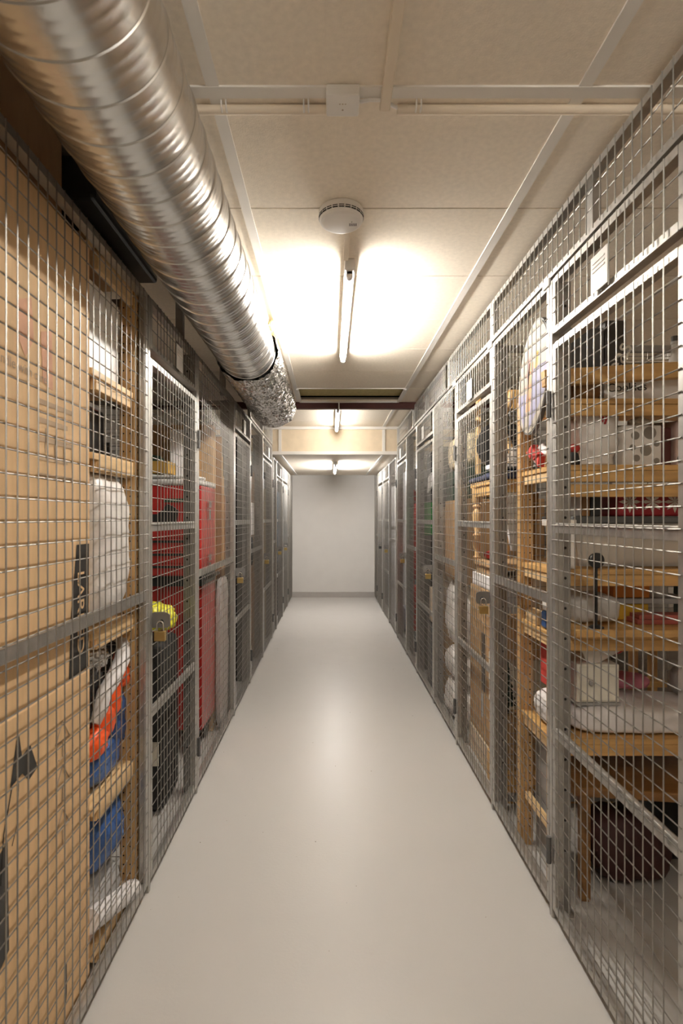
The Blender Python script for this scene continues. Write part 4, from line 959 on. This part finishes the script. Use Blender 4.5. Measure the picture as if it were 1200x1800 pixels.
mb = MB(); mb.box(.8440, .8452, 2.90, 2.955, .42, .74); mb.build('black_print', M_tape, t)
mb = MB(); mb.box(.8436, .8450, 2.93, 2.975, .27, .40); mb.build('paper_label', M_greybox, t)
mb = MB(); mb.box(.84, 1.36, 2.815, 3.21, 0, .149, .004); one('pallet', mb, M_card3, 'low pale plinth under the tall brown carton', 'plinth')
carton('white_linen_box', 'flat white box of linen on the tall brown carton', M_cloth, .85, 1.3, 2.83, 3.18, .986, 1.06)
mb = MB(); mb.box(.85, 1.40, 2.75, 3.15, 1.108, 1.140, .003).box(.86, .90, 2.77, 3.13, 1.061, 1.108).box(1.25, 1.29, 2.83, 3.13, 1.061, 1.108); one('wood_sheet', mb, M_card2, 'brown wood sheet carrying the turned-leg table', 'board')
mb = MB(); mb.blob((.93, 3.02, 1.166), (.10, .14, .05), 2.5, .01, 14, 142, 3); one('red_cloth', mb, M_redcl, 'red cloth under the turned-leg table', 'cloth', None, 180)
# third part: sacks, big carton, crates, straw
carton('large_carton', 'large plain brown carton above the white sacks', M_card2, .845, 1.35, 3.34, 3.90, .955, 1.50)
for k, (z0, h, y0, y1) in enumerate(((.0, .27, 3.40, 3.90), (.27, .22, 3.38, 3.86), (.49, .46, 3.34, 3.90))):
    mb = MB(); mb.blob((.93, (y0 + y1) / 2, z0 + h / 2), (.24, y1 - y0, h), 2.8, .035, 8, 151 + k, 5)
    one('white_sack', mb, M_whitebag, '%s white knotted sack behind the right fence' % ['bottom', 'middle', 'largest, topmost'][k], 'bag', 'white sacks stacked under the large carton', 180)
mb = MB()
for k in range(2): mb.box(.85, 1.30, 3.36, 3.88, 1.501 + .105 * k, 1.60 + .105 * k, .006)
one('green_crate', mb, M_dkgreen, 'dark green crates on the large carton', 'crate')
mb = MB(); mb.blob((.95, 3.62, 1.825), (.22, .48, .225), 6, .012, 12, 161, 4); one('straw_basket', mb, M_straw, 'woven straw basket on the dark green crates', 'basket', None, 180)
# further stores on the right
fill([
    ('tall_board', 'dark board standing behind the third right door', 'board', M_darkgrey, (.90, .96, 4.25, 4.66, 0, 1.95)),
    ('carton', 'pale carton at the top of the stack behind third right door', 'box', M_card3, (.85, 1.3, 3.98, 4.22, 1.10, 1.46)),
    ('carton', 'tall pale carton in the stack behind third right door', 'box', M_card3, (.85, 1.3, 3.98, 4.15, .75, 1.099)),
    ('carton', 'lower brown carton in the stack behind third right door', 'box', M_card2, (.85, 1.3, 3.98, 4.20, 0, .749)),
    ('tool_case', 'beige case standing behind the third right door padlock', 'case', M_card3, (.83, .88, 4.26, 4.46, .52, .80)),
    ('case_stand', 'dark stand below the beige case', 'stand', M_darkgrey, (.82, .89, 4.25, 4.47, 0, .519)),
    ('green_box', 'bright green box behind the right fence before the red jackets', 'box', M_green, (.84, 1.1, 4.82, 5.20, 1.22, 1.52)),
    ('dark_cupboard', 'dark cupboard under the bright green box', 'cupboard', M_darkgrey, (.84, 1.3, 4.80, 5.22, 0, 1.219)),
    ('black_board', 'black board above the bright green box', 'board', M_black, (.95, 1.0, 4.80, 5.22, 1.53, 2.0)),
    ('dark_cupboard', 'dark cupboard behind the red jackets', 'cupboard', M_darkgrey, (.95, 1.4, 5.45, 6.05, 0, 1.7)),
    ('grey_cupboard', 'grey cupboard behind first far panel on the right', 'cupboard', M_greybox, (.92, 1.4, 6.25, 6.85, 0, 1.95)),
    ('grey_cupboard', 'grey cupboard behind the fifth right door', 'cupboard', M_greybox, (.88, 1.4, 6.95, 7.70, 0, 1.85)),
    ('dark_cupboard', 'dark cupboard behind the farthest right door', 'cupboard', M_darkgrey, (.88, 1.4, 7.80, 8.55, 0, 1.9)),
    ('grey_cupboard', 'grey cupboard beside the end wall on the right', 'cupboard', M_greybox, (.88, 1.4, 8.65, 9.12, 0, 1.9)),
])
mb = MB(); mb.prism([(4.83, 1.68), (5.10, 1.62), (5.08, 1.76), (4.90, 1.80)], .93, .945, 'X'); one('paper_sheet', mb, M_cloth, 'loose white paper above the bright green box', 'paper')
for k, (y, z0, h, w) in enumerate(((5.62, .75, .78, .26), (5.90, .62, .62, .24), (5.72, .16, .50, .30))):
    mb = MB(); mb.blob((.90, y, z0 + h / 2), (.10, w, h), 3, .03, 8, 171 + k, 4); one('red_jacket', mb, M_redcl, ['tall red jacket hanging nearest behind the fourth right door', 'second red jacket, farther behind the fourth right door', 'low red garment behind the fourth right door'][k], 'jacket', 'red jackets behind the fourth right door', 180)
mb = MB(); mb.blob((.87, 5.66, 1.60), (.10, .20, .16), 2.2, .02, 12, 175, 3); one('woollen_bundle', mb, M_redcl, 'red woollen bundle above the red jackets', 'cloth', None, 180)
mb = MB(); mb.blob((.87, 6.45, .16), (.16, .30, .32), 2.6, .02, 10, 176, 4); one('grey_bag', mb, mat('lavender_grey', (.30, .30, .34), .8), 'lavender-grey bag on the floor behind the first far right panel', 'bag', None, 180)

# specks on the floor
mb = MB()
for i in range(46):
    y = random.uniform(1.55, 7.5); x = random.uniform(XL + .03, XR - .03); r = random.uniform(.0012, .0035)
    mb.blob((x, y, r * .3), (r * 2, r * 1.6, r * .6), 2, 0, 1, 0, 1)
tag(mb.build('grit', mat('grit', (.20, .15, .12), .9, var=.4, scale=50)), 'tiny specks of grit scattered over the corridor floor', 'grit', None, 'stuff')

# ------------------------------------------------------------------ camera, world, view
cam = bpy.data.cameras.new('camera'); co = bpy.data.objects.new('camera', cam); COL.objects.link(co)
co.location = (0, 0, CH); co.rotation_euler = (PI / 2, 0, 0)
cam.sensor_fit = 'VERTICAL'; cam.sensor_height = 36; cam.sensor_width = 24
cam.lens = F / 1800 * 36
cam.shift_x = (600 - CX) / 1800; cam.shift_y = (CY - 900) / 1800
cam.clip_start = .02
cam.dof.use_dof = True; cam.dof.focus_distance = 3.2; cam.dof.aperture_fstop = 5.6
SC.camera = co
w = bpy.data.worlds.new('world'); SC.world = w; w.use_nodes = True
w.node_tree.nodes['Background'].inputs['Color'].default_value = (0.9, 0.8, 0.7, 1); w.node_tree.nodes['Background'].inputs['Strength'].default_value = 0.0
SC.view_settings.view_transform = 'Standard'; SC.view_settings.look = 'None'
SC.view_settings.exposure = 0.9; SC.view_settings.gamma = 1.0; SC.view_settings.use_curve_mapping = False
SC.cycles.use_denoising = True
SC.cycles.max_bounces = 10; SC.cycles.diffuse_bounces = 6; SC.cycles.transparent_max_bounces = 16
